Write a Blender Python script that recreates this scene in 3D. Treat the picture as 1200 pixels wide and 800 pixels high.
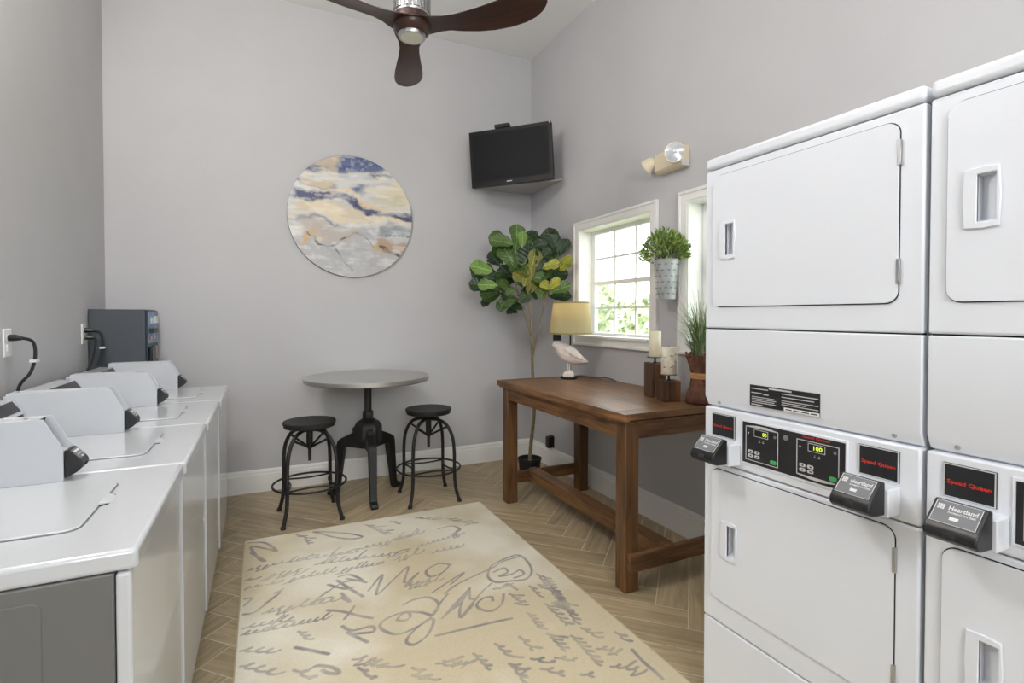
import bpy, bmesh, math, random
import numpy as np
from mathutils import Vector, Matrix
from mathutils.geometry import tessellate_polygon

scn = bpy.context.scene
C = scn.collection
for o in list(bpy.data.objects):
    bpy.data.objects.remove(o)
R = math.radians
rnd = random.Random(7)

# ------------------------------------------------------------------ camera, world, exposure
cam = bpy.data.cameras.new('camera')
cam.sensor_width = 36.0
cam.lens = 606.0 / 1200.0 * 36.0
cam.shift_y = -19.4 / 1200.0
cam.clip_start = 0.05
cam.clip_end = 200
camo = bpy.data.objects.new('camera', cam)
C.objects.link(camo)
camo.location = (0, 0, 1.40)
camo.rotation_euler = (R(89.0), 0, R(-25.7))
scn.camera = camo

world = bpy.data.worlds.new('world')
scn.world = world
world.use_nodes = True
bg = world.node_tree.nodes['Background']
bg.inputs['Color'].default_value = (0.93, 0.97, 1.0, 1)
bg.inputs['Strength'].default_value = 5.0

# added fill lamp set in an invented high window behind the viewpoint
dl = bpy.data.lights.new('added_window_fill', 'AREA')
dl.shape = 'RECTANGLE'; dl.size = 1.3; dl.size_y = 1.4; dl.energy = 72; dl.color = (0.97, 0.985, 1.0)
dlo = bpy.data.objects.new('added_window_fill', dl); C.objects.link(dlo)
dlo.location = (-0.175, -2.96, 2.50); dlo.rotation_euler = (R(90), 0, 0)

scn.view_settings.view_transform = 'Standard'
scn.view_settings.look = 'None'
scn.view_settings.gamma = 1.0
scn.view_settings.use_curve_mapping = False
scn.view_settings.exposure = -0.06

# ------------------------------------------------------------------ dimensions of the room (metres, camera stands at x=y=0)
RW, BW, LW, FW, CH = 2.409, 4.571, -1.01, -3.0, 3.925

# ------------------------------------------------------------------ helpers
def lin(c):
    out = []
    for v in c[:3]:
        v = v / 255.0
        out.append(v / 12.92 if v <= 0.04045 else ((v + 0.055) / 1.055) ** 2.4)
    return (*out, 1.0)

def M(name, col, rough=0.5, metal=0.0, var=0.0, vscale=8.0, bump=0.0, bscale=60.0, stretch=(1, 1, 1), col2=None, coat=0.0, spec=0.5, emit=None, estr=0.0):
    m = bpy.data.materials.new(name)
    m.use_nodes = True
    nt = m.node_tree
    b = nt.nodes['Principled BSDF']
    b.inputs['Base Color'].default_value = lin(col)
    b.inputs['Roughness'].default_value = rough
    b.inputs['Metallic'].default_value = metal
    b.inputs['Coat Weight'].default_value = coat
    b.inputs['Specular IOR Level'].default_value = spec
    if emit:
        b.inputs['Emission Color'].default_value = lin(emit)
        b.inputs['Emission Strength'].default_value = estr
    if var or col2 or bump:
        tc = nt.nodes.new('ShaderNodeTexCoord')
        mp = nt.nodes.new('ShaderNodeMapping')
        mp.inputs['Scale'].default_value = stretch
        nt.links.new(tc.outputs['Object'], mp.inputs['Vector'])
    if var or col2:
        n = nt.nodes.new('ShaderNodeTexNoise')
        n.inputs['Scale'].default_value = vscale
        n.inputs['Detail'].default_value = 6
        nt.links.new(mp.outputs['Vector'], n.inputs['Vector'])
        r = nt.nodes.new('ShaderNodeValToRGB')
        r.color_ramp.elements[0].position = 0.32
        r.color_ramp.elements[1].position = 0.68
        c = lin(col)
        if col2:
            r.color_ramp.elements[0].color = c
            r.color_ramp.elements[1].color = lin(col2)
        else:
            r.color_ramp.elements[0].color = (*[max(0, x * (1 - var)) for x in c[:3]], 1)
            r.color_ramp.elements[1].color = (*[min(1, x * (1 + var)) for x in c[:3]], 1)
        nt.links.new(n.outputs['Fac'], r.inputs['Fac'])
        nt.links.new(r.outputs['Color'], b.inputs['Base Color'])
    if bump:
        n2 = nt.nodes.new('ShaderNodeTexNoise')
        n2.inputs['Scale'].default_value = bscale
        n2.inputs['Detail'].default_value = 4
        nt.links.new(mp.outputs['Vector'], n2.inputs['Vector'])
        bp = nt.nodes.new('ShaderNodeBump')
        bp.inputs['Strength'].default_value = bump
        bp.inputs['Distance'].default_value = 0.01
        nt.links.new(n2.outputs['Fac'], bp.inputs['Height'])
        nt.links.new(bp.outputs['Normal'], b.inputs['Normal'])
    return m

def attr_mat(name, attr='Col', rough=0.5):
    m = bpy.data.materials.new(name)
    m.use_nodes = True
    nt = m.node_tree
    a = nt.nodes.new('ShaderNodeAttribute')
    a.attribute_name = attr
    b = nt.nodes['Principled BSDF']
    b.inputs['Roughness'].default_value = rough
    nt.links.new(a.outputs['Color'], b.inputs['Base Color'])
    return m

def wood_mat(name, dark, light, axis=1, scale=1.0, rough=0.45, seed=0.0):
    """long streaks along one object axis plus a little grain relief"""
    m = bpy.data.materials.new(name)
    m.use_nodes = True
    nt = m.node_tree
    b = nt.nodes['Principled BSDF']
    b.inputs['Roughness'].default_value = rough
    tc = nt.nodes.new('ShaderNodeTexCoord')
    oi = nt.nodes.new('ShaderNodeObjectInfo')
    add = nt.nodes.new('ShaderNodeVectorMath')
    add.operation = 'MULTIPLY_ADD'
    cmb = nt.nodes.new('ShaderNodeCombineXYZ')
    for i in range(3):
        nt.links.new(oi.outputs['Random'], cmb.inputs[i])
    mp = nt.nodes.new('ShaderNodeMapping')
    s = [14 * scale] * 3
    s[axis] = 1.1 * scale
    mp.inputs['Scale'].default_value = s
    mp.inputs['Location'].default_value = (seed, seed * 1.3, seed * 0.7)
    nt.links.new(cmb.outputs[0], add.inputs[0])
    add.inputs[1].default_value = (37, 53, 19)
    nt.links.new(tc.outputs['Object'], add.inputs[2])
    nt.links.new(add.outputs[0], mp.inputs['Vector'])
    n = nt.nodes.new('ShaderNodeTexNoise')
    n.inputs['Scale'].default_value = 2.4
    n.inputs['Detail'].default_value = 8
    n.inputs['Roughness'].default_value = 0.65
    n.inputs['Distortion'].default_value = 0.6
    nt.links.new(mp.outputs['Vector'], n.inputs['Vector'])
    r = nt.nodes.new('ShaderNodeValToRGB')
    r.color_ramp.elements[0].position = 0.3
    r.color_ramp.elements[0].color = lin(dark)
    r.color_ramp.elements[1].position = 0.72
    r.color_ramp.elements[1].color = lin(light)
    nt.links.new(n.outputs['Fac'], r.inputs['Fac'])
    # per-piece tone
    hs = nt.nodes.new('ShaderNodeHueSaturation')
    mr = nt.nodes.new('ShaderNodeMapRange')
    mr.inputs['To Min'].default_value = 0.88
    mr.inputs['To Max'].default_value = 1.12
    nt.links.new(oi.outputs['Random'], mr.inputs['Value'])
    nt.links.new(mr.outputs[0], hs.inputs['Value'])
    nt.links.new(r.outputs['Color'], hs.inputs['Color'])
    nt.links.new(hs.outputs['Color'], b.inputs['Base Color'])
    bp = nt.nodes.new('ShaderNodeBump')
    bp.inputs['Strength'].default_value = 0.15
    bp.inputs['Distance'].default_value = 0.005
    nt.links.new(n.outputs['Fac'], bp.inputs['Height'])
    nt.links.new(bp.outputs['Normal'], b.inputs['Normal'])
    return m

ORG = Vector((0, 0, 0))

def rr(x0, x1, y0, y1, r, n=6):
    """rounded rectangle outline, counter-clockwise"""
    pts = []
    for cx, cy, a0 in ((x1 - r, y1 - r, 0), (x0 + r, y1 - r, 90), (x0 + r, y0 + r, 180), (x1 - r, y0 + r, 270)):
        for i in range(n + 1):
            a = R(a0 + 90 * i / n)
            pts.append((cx + r * math.cos(a), cy + r * math.sin(a)))
    return pts

def circ(cx, cy, r, n=24):
    return [(cx + r * math.cos(2 * math.pi * i / n), cy + r * math.sin(2 * math.pi * i / n)) for i in range(n)]

def catmull(pts, k=6):
    pts = [Vector(p) for p in pts]
    out = []
    for i in range(len(pts) - 1):
        p0 = pts[max(i - 1, 0)]; p1 = pts[i]; p2 = pts[i + 1]; p3 = pts[min(i + 2, len(pts) - 1)]
        for j in range(k):
            t = j / k
            out.append(0.5 * ((2 * p1) + (p2 - p0) * t + (2 * p0 - 5 * p1 + 4 * p2 - p3) * t * t + (-p0 + 3 * p1 - 3 * p2 + p3) * t ** 3))
    out.append(pts[-1])
    return out

class MB:
    def __init__(s):
        s.v = []; s.f = []
    def add(s, vs, fs):
        b = len(s.v)
        s.v += [Vector(p) for p in vs]
        s.f += [[b + i for i in f] for f in fs]
        return s
    def box(s, x0, x1, y0, y1, z0, z1):
        return s.add([(x0, y0, z0), (x1, y0, z0), (x1, y1, z0), (x0, y1, z0), (x0, y0, z1), (x1, y0, z1), (x1, y1, z1), (x0, y1, z1)],
                     [(0, 3, 2, 1), (4, 5, 6, 7), (0, 1, 5, 4), (1, 2, 6, 5), (2, 3, 7, 6), (3, 0, 4, 7)])
    def obox(s, c, ax, ay, az):
        """oriented box: centre and three half-axis vectors"""
        c, ax, ay, az = Vector(c), Vector(ax), Vector(ay), Vector(az)
        vs = [c + i * ax + j * ay + k * az for k in (-1, 1) for (i, j) in ((-1, -1), (1, -1), (1, 1), (-1, 1))]
        return s.add(vs, [(0, 3, 2, 1), (4, 5, 6, 7), (0, 1, 5, 4), (1, 2, 6, 5), (2, 3, 7, 6), (3, 0, 4, 7)])
    def prism(s, poly, axis, d0, d1, holes=()):
        """2-D outline (with holes) swept along an axis: axis 0 -> (y,z), 1 -> (x,z), 2 -> (x,y)"""
        def to(p, d):
            return {0: (d, p[0], p[1]), 1: (p[0], d, p[1]), 2: (p[0], p[1], d)}[axis]
        loops = [list(poly)] + [list(h) for h in holes]
        flat = [p for l in loops for p in l]
        n = len(flat)
        if holes:
            tris = tessellate_polygon([[Vector((p[0], p[1], 0)) for p in l] for l in loops])
            caps = [list(t) for t in tris]
        else:
            caps = [list(range(n))]
        vs = [to(p, d0) for p in flat] + [to(p, d1) for p in flat]
        fs = [c for c in caps] + [[i + n for i in reversed(c)] for c in caps]
        o = 0
        for l in loops:
            k = len(l)
            for i in range(k):
                a, b = o + i, o + (i + 1) % k
                fs.append([a, b, b + n, a + n])
            o += k
        return s.add(vs, fs)
    def tube(s, pts, r, seg=8, caps=True):
        pts = [Vector(p) for p in pts]
        rs = r if isinstance(r, (list, tuple)) else [r] * len(pts)
        t0 = (pts[1] - pts[0]).normalized()
        ref = Vector((0, 0, 1)) if abs(t0.z) < 0.9 else Vector((1, 0, 0))
        nrm = (ref - t0 * ref.dot(t0)).normalized()
        vs = []
        for i, p in enumerate(pts):
            t = (pts[min(i + 1, len(pts) - 1)] - pts[max(i - 1, 0)]).normalized()
            nrm = (nrm - t * nrm.dot(t)).normalized()
            bn = t.cross(nrm)
            for j in range(seg):
                a = 2 * math.pi * j / seg
                vs.append(p + (nrm * math.cos(a) + bn * math.sin(a)) * rs[i])
        fs = []
        for i in range(len(pts) - 1):
            for j in range(seg):
                k = (j + 1) % seg
                fs.append((i * seg + j, i * seg + k, (i + 1) * seg + k, (i + 1) * seg + j))
        if caps:
            fs.append(list(range(seg)))
            fs.append([(len(pts) - 1) * seg + j for j in range(seg)])
        return s.add(vs, fs)
    def ring(s, c, rad, r, seg=40, sub=8):
        vs = []; fs = []
        for i in range(seg):
            a = 2 * math.pi * i / seg
            for j in range(sub):
                b = 2 * math.pi * j / sub
                q = rad + r * math.cos(b)
                vs.append((c[0] + q * math.cos(a), c[1] + q * math.sin(a), c[2] + r * math.sin(b)))
        for i in range(seg):
            for j in range(sub):
                i2 = (i + 1) % seg; j2 = (j + 1) % sub
                fs.append((i * sub + j, i2 * sub + j, i2 * sub + j2, i * sub + j2))
        return s.add(vs, fs)
    def lathe(s, prof, c=(0, 0, 0), seg=32, sx=1.0, sy=1.0, M3=None):
        """profile of (radius, height); optional 3x3 to tilt it"""
        vs = []; fs = []
        n = len(prof)
        for (r, h) in prof:
            for j in range(seg):
                a = 2 * math.pi * j / seg
                p = Vector((r * math.cos(a) * sx, r * math.sin(a) * sy, h))
                if M3 is not None:
                    p = M3 @ p
                vs.append(p + Vector(c))
        for i in range(n - 1):
            for j in range(seg):
                k = (j + 1) % seg
                fs.append((i * seg + j, i * seg + k, (i + 1) * seg + k, (i + 1) * seg + j))
        if prof[0][0] > 1e-5: fs.append(list(range(seg)))
        if prof[-1][0] > 1e-5: fs.append([(n - 1) * seg + j for j in range(seg)])
        return s.add(vs, fs)
    def ball(s, c, rx, ry=None, rz=None, seg=16, rings=10):
        ry = ry or rx; rz = rz or rx
        prof = []
        vs = []; fs = []
        for i in range(rings + 1):
            a = math.pi * i / rings
            for j in range(seg):
                b = 2 * math.pi * j / seg
                vs.append((c[0] + rx * math.sin(a) * math.cos(b), c[1] + ry * math.sin(a) * math.sin(b), c[2] - rz * math.cos(a)))
        for i in range(rings):
            for j in range(seg):
                k = (j + 1) % seg
                fs.append((i * seg + j, i * seg + k, (i + 1) * seg + k, (i + 1) * seg + j))
        return s.add(vs, fs)
    def mesh(s, name, smooth=False):
        me = bpy.data.meshes.new(name)
        me.from_pydata([tuple(p - ORG) for p in s.v], [], s.f)
        bm = bmesh.new(); bm.from_mesh(me)
        bmesh.ops.remove_doubles(bm, verts=bm.verts, dist=1e-6)
        bmesh.ops.recalc_face_normals(bm, faces=bm.faces)
        bm.to_mesh(me); bm.free()
        if smooth:
            me.polygons.foreach_set('use_smooth', [True] * len(me.polygons))
            if smooth != 'full':
                me.set_sharp_from_angle(angle=R(38))
        me.update()
        return me
    def build(s, name, mat, parent=None, bevel=0.0, seg=2, smooth=False, label=None):
        me = s.mesh(name, smooth)
        o = bpy.data.objects.new(name, me)
        C.objects.link(o)
        me.materials.append(mat)
        if parent is not None:
            o.parent = parent
        else:
            o.location = ORG
        if bevel:
            md = o.modifiers.new('bevel', 'BEVEL')
            md.width = bevel; md.segments = seg; md.limit_method = 'ANGLE'; md.angle_limit = R(40)
            md.harden_normals = False
            me.polygons.foreach_set('use_smooth', [True] * len(me.polygons))
            me.set_sharp_from_angle(angle=R(40))
        if label: o['label'] = label
        return o

def tag(o, label, cat, group=None, kind=None):
    o['label'] = label
    if cat: o['category'] = cat
    if group: o['group'] = group
    if kind: o['kind'] = kind
    return o

def thing(name, label, cat, loc=(0, 0, 0), group=None):
    """an Empty at the thing's base; shapes that follow are given in room coordinates"""
    global ORG
    o = bpy.data.objects.new(name, None)
    o.empty_display_size = 0.1
    C.objects.link(o)
    o.location = loc
    ORG = Vector(loc)
    return tag(o, label, cat, group)

def done():
    global ORG
    ORG = Vector((0, 0, 0))

def dup(root, loc, rotz=0.0, label=None):
    r = root.copy(); C.objects.link(r)
    r.location = loc; r.rotation_euler = (0, 0, rotz)
    if label: r['label'] = label
    for ch in list(root.children):
        c = ch.copy(); C.objects.link(c); c.parent = r
        for g in list(ch.children):
            d = g.copy(); C.objects.link(d); d.parent = c
    return r

def structure(o):
    o['kind'] = 'structure'
    return o

def text(name, s, width, mat, parent, origin, xd, yd, depth=0.0006, height=None):
    """flat lettering centred on origin, reading along xd, upright along yd (mesh, no font object left)"""
    cu = bpy.data.curves.new(name, 'FONT')
    cu.body = s; cu.size = 1.0; cu.resolution_u = 2
    cu.align_x = 'CENTER'; cu.align_y = 'CENTER'
    cu.offset = 0.022
    to = bpy.data.objects.new(name, cu); C.objects.link(to)
    dg = bpy.context.evaluated_depsgraph_get(); dg.update()
    me = bpy.data.meshes.new_from_object(to.evaluated_get(dg))
    bpy.data.objects.remove(to); bpy.data.curves.remove(cu)
    xs = [v.co.x for v in me.vertices]; ys = [v.co.y for v in me.vertices]
    w = max(xs) - min(xs); h = max(ys) - min(ys)
    cx = (max(xs) + min(xs)) / 2; cy = (max(ys) + min(ys)) / 2
    k = width / w
    ky = (height / h) if height else k
    xd = Vector(xd).normalized(); yd = Vector(yd).normalized(); nd = xd.cross(yd)
    og = Vector(origin) - ORG
    for v in me.vertices:
        v.co = og + xd * ((v.co.x - cx) * k) + yd * ((v.co.y - cy) * ky) + nd * depth
    me.materials.clear(); me.materials.append(mat)
    o = bpy.data.objects.new(name, me); C.objects.link(o)
    o.parent = parent
    return o

# ------------------------------------------------------------------ materials
m_wall = M('wall_paint', (195, 194, 196), 0.75, bump=0.06, bscale=220, var=0.015, vscale=3)
m_ceil = M('ceiling_paint', (244, 244, 242), 0.8, bump=0.15, bscale=160)
m_trim = M('white_trim', (240, 239, 236), 0.4)
m_grout = M('grout', (218, 206, 184), 0.9, var=0.08, vscale=30)
m_plank = wood_mat('oak_plank_tile', (144, 127, 98), (194, 175, 141), axis=0, scale=1.0, rough=0.42)
m_enamel = M('white_enamel', (234, 238, 245), 0.28, bump=0.015, bscale=500, coat=0.15)
m_enamel_w = M('washer_enamel', (206, 209, 213), 0.18, coat=0.4, bump=0.01, bscale=400)
m_case = M('meter_case_enamel', (200, 203, 208), 0.4, bump=0.015, bscale=500)
m_side = M('washer_side_grey', (112, 112, 110), 0.4, bump=0.02, bscale=500)
m_gap = M('dark_gap', (40, 40, 42), 0.8)
m_black = M('black_plastic', (26, 26, 28), 0.35)
m_blackm = M('black_matte', (20, 20, 21), 0.6)
m_fascia = M('black_fascia', (34, 34, 37), 0.4)
m_silver = M('silver', (190, 190, 190), 0.3, metal=1.0)
m_lines = M('silver_print', (205, 205, 205), 0.5)
m_red = M('red_print', (214, 52, 36), 0.5)
m_greyplate = M('grey_plate', (118, 120, 124), 0.45)
m_whiteprint = M('white_print', (228, 228, 228), 0.6)
m_steel = M('brushed_steel', (206, 205, 202), 0.38, metal=1.0, bump=0.05, bscale=40, stretch=(1, 14, 1))
m_iron = M('black_iron', (24, 24, 26), 0.5, bump=0.2, bscale=90, var=0.2)
m_seat = M('black_wood_seat', (30, 29, 29), 0.55, bump=0.25, bscale=30, stretch=(1, 8, 1))
m_tw = wood_mat('stained_pine_lengthwise', (62, 39, 21), (152, 109, 68), axis=1, scale=1.0, rough=0.33)
m_twx = wood_mat('stained_pine_crosswise', (58, 37, 20), (140, 99, 61), axis=0, scale=1.0, rough=0.4)
m_twz = wood_mat('stained_pine_upright', (52, 33, 17), (130, 90, 54), axis=2, scale=1.0, rough=0.42)
m_walnut = wood_mat('walnut_blade', (40, 23, 18), (74, 43, 33), axis=0, scale=1.0, rough=0.35)
m_rug = M('cream_rug', (204, 190, 156), 0.95, col2=(220, 211, 186), vscale=2.6, bump=0.5, bscale=420)
m_hair = M('grey_seam', (122, 124, 126), 0.7)
m_ink = M('grey_rug_ink', (138, 131, 124), 0.95, col2=(172, 163, 146), vscale=9)
def leaf_mat(name, col, col2, vein):
    m = M(name, col, 0.38, col2=col2, vscale=7)
    nt = m.node_tree
    b = nt.nodes['Principled BSDF']
    ramp = [n for n in nt.nodes if n.type == 'VALTORGB'][0]
    tc = [n for n in nt.nodes if n.type == 'TEX_COORD'][0]
    sp = nt.nodes.new('ShaderNodeSeparateXYZ'); nt.links.new(tc.outputs['Object'], sp.inputs[0])
    def mth(op, a, b_=None):
        n = nt.nodes.new('ShaderNodeMath'); n.operation = op
        for i, v in enumerate((a, b_)):
            if v is None: continue
            if isinstance(v, (int, float)): n.inputs[i].default_value = v
            else: nt.links.new(v, n.inputs[i])
        return n.outputs[0]
    ax = mth('ABSOLUTE', sp.outputs['X'])
    rib = mth('LESS_THAN', ax, 0.014)
    fr = mth('FRACT', mth('MULTIPLY', mth('SUBTRACT', sp.outputs['Y'], mth('MULTIPLY', ax, 0.8)), 8.0))
    fac = mth('MINIMUM', mth('ADD', rib, mth('MULTIPLY', mth('LESS_THAN', fr, 0.10), 0.55)), 1.0)
    mx = nt.nodes.new('ShaderNodeMix'); mx.data_type = 'RGBA'
    nt.links.new(fac, mx.inputs['Factor'])
    nt.links.new(ramp.outputs['Color'], mx.inputs[6]); mx.inputs[7].default_value = lin(vein)
    nt.links.new(mx.outputs[2], b.inputs['Base Color'])
    bp = nt.nodes.new('ShaderNodeBump'); bp.inputs['Strength'].default_value = 0.5; bp.inputs['Distance'].default_value = 0.01
    nt.links.new(mth('ABSOLUTE', mth('SUBTRACT', fr, 0.5)), bp.inputs['Height']); nt.links.new(bp.outputs['Normal'], b.inputs['Normal'])
    return m
m_green = leaf_mat('leaf_green', (52, 82, 32), (78, 108, 44), (120, 144, 78))
m_lgreen = leaf_mat('leaf_light_green', (86, 122, 48), (110, 142, 62), (148, 172, 100))  # light falling on some leaves is put into this paler green
m_dgreen = leaf_mat('leaf_dark_green', (28, 50, 32), (44, 68, 38), (74, 98, 60))
m_olive = leaf_mat('leaf_olive', (86, 92, 34), (118, 118, 44), (160, 156, 70))
m_yellow = leaf_mat('leaf_yellow', (172, 166, 50), (120, 130, 44), (84, 100, 40))
m_bark = M('plant_bark', (112, 98, 70), 0.8, col2=(140, 126, 94), vscale=30, bump=0.3, bscale=60)
m_candle = M('cream_candle', (234, 226, 198), 0.5, var=0.03)
m_zinc = M('galvanised_zinc', (168, 172, 176), 0.45, metal=0.35, col2=(196, 198, 200), vscale=14)
m_beige = M('beige_plastic', (224, 212, 186), 0.45)
m_tvb = M('television_bezel', (16, 16, 18), 0.4, spec=0.2)
m_tvs = M('television_screen', (24, 24, 28), 0.45, spec=0.12)

# ------------------------------------------------------------------ measured data: rug strokes and words (x, y on the floor), fig leaves (base xyz, tip xyz, tone)
STROKES=[[[1.128,2.618],[1.227,2.662],[1.326,2.669],[1.333,2.558],[1.301,2.461],[1.238,2.409],[1.153,2.427],[1.083,2.449],[1.07,2.524],[1.128,2.618]],[[1.116,2.55],[1.183,2.567],[1.184,2.517],[1.127,2.497],[1.194,2.488],[1.252,2.509],[1.252,2.46],[1.185,2.445]],[[1.331,2.653],[1.217,2.64],[1.124,2.595],[1.003,2.557],[0.886,2.511],[0.803,2.455]],[[1.06,2.449],[0.98,2.39],[0.896,2.311],[0.812,2.233]],[[0.94,2.452],[0.871,2.382],[0.793,2.305],[0.744,2.274]],[[0.757,2.286],[0.844,2.336],[0.925,2.428],[0.906,2.365],[0.916,2.35]],[[1.072,2.326],[1.026,2.249],[0.959,2.216],[0.915,2.255],[0.918,2.301],[0.968,2.335],[1.007,2.326],[0.997,2.292]],[[1.018,2.121],[0.885,2.134],[0.701,2.145],[0.665,2.147]],[[1.073,2.377],[1.131,2.404],[1.151,2.329]],[[1.046,2.391],[1.1,2.386],[1.163,2.4]],[[1.373,1.702],[1.365,1.623],[1.368,1.557],[1.366,1.509]],[[0.263,2.557],[0.321,2.519],[0.388,2.449],[0.442,2.399]],[[0.383,2.539],[0.356,2.493],[0.321,2.444]],[[0.31,2.395],[0.343,2.344],[0.426,2.339],[0.427,2.295],[0.348,2.316],[0.324,2.336],[0.36,2.277],[0.392,2.229]],[[0.597,2.447],[0.655,2.47],[0.727,2.457],[0.752,2.382],[0.702,2.307],[0.654,2.35],[0.581,2.384],[0.498,2.367],[0.46,2.322],[0.484,2.259],[0.533,2.227],[0.615,2.248],[0.684,2.278],[0.683,2.242],[0.63,2.164],[0.564,2.13],[0.54,2.158],[0.565,2.203],[0.639,2.263],[0.695,2.301],[0.757,2.38],[0.825,2.454]],[[0.54,2.338],[0.568,2.371],[0.604,2.374],[0.598,2.329],[0.565,2.317],[0.54,2.338]],[[0.728,2.257],[0.822,2.348],[0.936,2.445],[0.85,2.335],[0.81,2.227],[0.905,2.308]],[[-0.116,2.701],[-0.058,2.683],[-0.023,2.714],[0.063,2.82],[-0.004,2.746]],[[-0.108,2.837],[-0.061,2.825],[-0.105,2.754]],[[0.112,2.325],[0.155,2.289],[0.232,2.221]],[[0.157,2.158],[0.186,2.165],[0.238,2.126],[0.256,2.083],[0.219,2.101],[0.198,2.131]],[[0.34,2.826],[0.388,2.709],[0.434,2.609]],[[0.294,2.8],[0.368,2.718],[0.41,2.721]],[[0.343,2.685],[0.37,2.587],[0.338,2.644]],[[0.282,3.531],[0.357,3.495],[0.491,3.397],[0.552,3.318],[0.48,3.32],[0.383,3.399],[0.331,3.474],[0.282,3.531]],[[0.246,2.697],[0.362,2.79],[0.44,2.775],[0.474,2.736]],[[0.469,2.651],[0.566,2.783],[0.498,2.596],[0.615,2.714],[0.714,2.81],[0.652,2.65],[0.746,2.721],[0.642,2.611]],[[0.93,2.732],[0.874,2.772],[0.791,2.724],[0.792,2.652],[0.862,2.665],[0.93,2.732]],[[0.754,2.493],[0.874,2.566],[0.969,2.614],[0.861,2.528]],[[-0.089,3.532],[-0.001,3.489],[0.062,3.34],[0.009,3.394],[-0.077,3.465],[-0.032,3.274],[-0.002,3.232],[-0.075,3.377]],[[1.018,3.229],[1.116,3.235],[1.142,3.152],[1.059,3.107]],[[0.352,2.863],[0.412,2.858],[0.459,2.765],[0.387,2.823]]]
WORDS=[[1.224,2.337,1.225,2.232],[1.338,2.395,1.267,1.971],[1.32,2.428,1.276,2.054],[1.104,2.128,1.098,2.002],[1.109,1.949,1.115,1.826],[1.266,1.921,1.289,1.831],[1.384,1.832,1.384,1.755],[1.196,1.891,1.192,1.693],[1.246,1.77,1.331,1.708],[1.232,1.655,1.326,1.577],[0.99,1.983,0.996,1.883],[0.877,1.984,0.89,1.892],[0.77,1.964,0.786,1.856],[0.646,1.976,0.722,1.907],[0.97,1.834,1.031,1.764],[0.977,1.764,1.034,1.693],[1.06,1.797,1.121,1.743],[0.877,1.845,0.922,1.76],[1.1,1.668,1.135,1.638],[0.879,1.831,0.881,1.731],[1.099,2.313,1.122,2.184],[1.216,2.157,1.218,1.961],[-0.013,2.661,0.335,2.624],[-0.105,2.517,0.251,2.486],[-0.09,2.57,0.11,2.545],[-0.101,2.404,0.027,2.328],[-0.101,2.302,0.032,2.178],[0.1,2.178,0.156,2.086],[0.318,2.144,0.397,2.091],[0.384,2.112,0.443,2.027],[0.329,2.082,0.368,1.983],[0.522,1.989,0.573,1.885],[0.646,1.978,0.724,1.905],[0.131,2.438,0.16,2.357],[0.637,2.612,0.805,2.603],[-0.1,3.14,0.069,3.159],[0.099,3.157,0.496,3.117],[0.523,3.147,0.919,3.208],[-0.106,3.037,-0.031,3.024],[0.007,3.029,0.194,3.011],[0.249,3.06,0.746,2.982],[-0.103,2.948,-0.021,2.941],[0.007,2.939,0.072,2.929],[0.106,2.935,0.339,2.929],[0.37,2.926,0.592,2.907],[0.663,2.926,0.83,2.941],[0.83,3.028,1.16,3.092],[0.883,2.916,1.068,2.914],[0.684,2.613,0.827,2.589],[0.216,3.513,0.24,3.358],[0.608,3.497,0.694,3.283],[0.938,3.47,1.063,3.371],[1.16,3.363,1.229,3.199],[0.766,3.495,0.803,3.422],[0.042,2.836,0.074,2.831]]
LEAVES=[[1.94,3.93,1.973,1.943,3.937,2.149,0],[1.926,3.812,1.958,1.919,3.785,2.068,1],[1.916,3.921,1.994,1.763,4.008,2.048,0],[2.083,4.016,2.027,2.102,3.923,2.1,2],[2.073,3.944,1.982,2.153,3.856,2.017,2],[1.938,3.94,1.798,1.843,3.985,1.98,0],[1.943,3.896,1.795,1.982,3.871,1.968,0],[2.067,4.037,1.835,2.128,3.92,2.018,0],[1.861,4.11,1.833,1.794,4.138,1.941,2],[1.864,4.089,1.879,1.847,4.022,1.949,2],[1.71,3.916,1.764,1.551,3.901,1.802,1],[1.844,4.133,1.725,1.75,4.189,1.823,0],[1.855,4.098,1.711,1.688,4.134,1.744,2],[1.751,3.896,1.65,1.622,3.957,1.661,1],[1.829,4.041,1.612,1.699,4.114,1.595,0],[1.882,4.128,1.605,1.74,4.104,1.559,0],[1.947,4.013,1.721,1.83,3.971,1.796,2],[1.984,4.06,1.713,1.878,4.02,1.695,2],[1.982,3.976,1.541,1.841,4.011,1.528,0],[2.04,3.983,1.458,1.953,4.025,1.494,2],[1.899,3.966,1.61,1.803,3.926,1.676,0],[1.916,3.894,1.619,1.849,3.943,1.597,0],[2.016,3.835,1.769,2.031,3.767,1.913,3],[2.027,3.83,1.711,2.01,3.823,1.826,3],[2.149,3.935,1.854,2.236,3.869,1.982,2],[2.147,3.905,1.875,2.196,3.848,1.954,2],[2.309,3.876,1.939,2.264,3.883,2.081,2],[2.325,3.88,1.929,2.397,3.826,2.04,2],[2.1,3.795,1.792,2.211,3.689,1.845,4],[2.225,3.735,1.85,2.276,3.612,1.875,4],[2.235,3.73,1.769,2.323,3.696,1.863,4],[2.127,3.918,1.744,2.262,3.774,1.797,2],[2.16,3.904,1.72,2.321,3.804,1.766,2],[2.162,3.765,1.619,2.099,3.794,1.688,4],[2.152,3.77,1.619,2.217,3.7,1.709,4],[2.178,3.768,1.596,2.259,3.658,1.65,0],[2.26,3.935,1.568,2.371,3.806,1.577,2],[2.093,4.033,1.654,2.211,3.996,1.655,0],[1.964,3.86,1.642,1.988,3.832,1.733,3],[2.088,3.998,1.628,2.15,3.935,1.578,2],[2.069,4.04,1.69,2.109,3.96,1.662,0]]

# ================================================================== ROOM SHELL
T = 0.16
def wall(name, mb):
    return structure(mb.build(name, m_wall))

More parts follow.
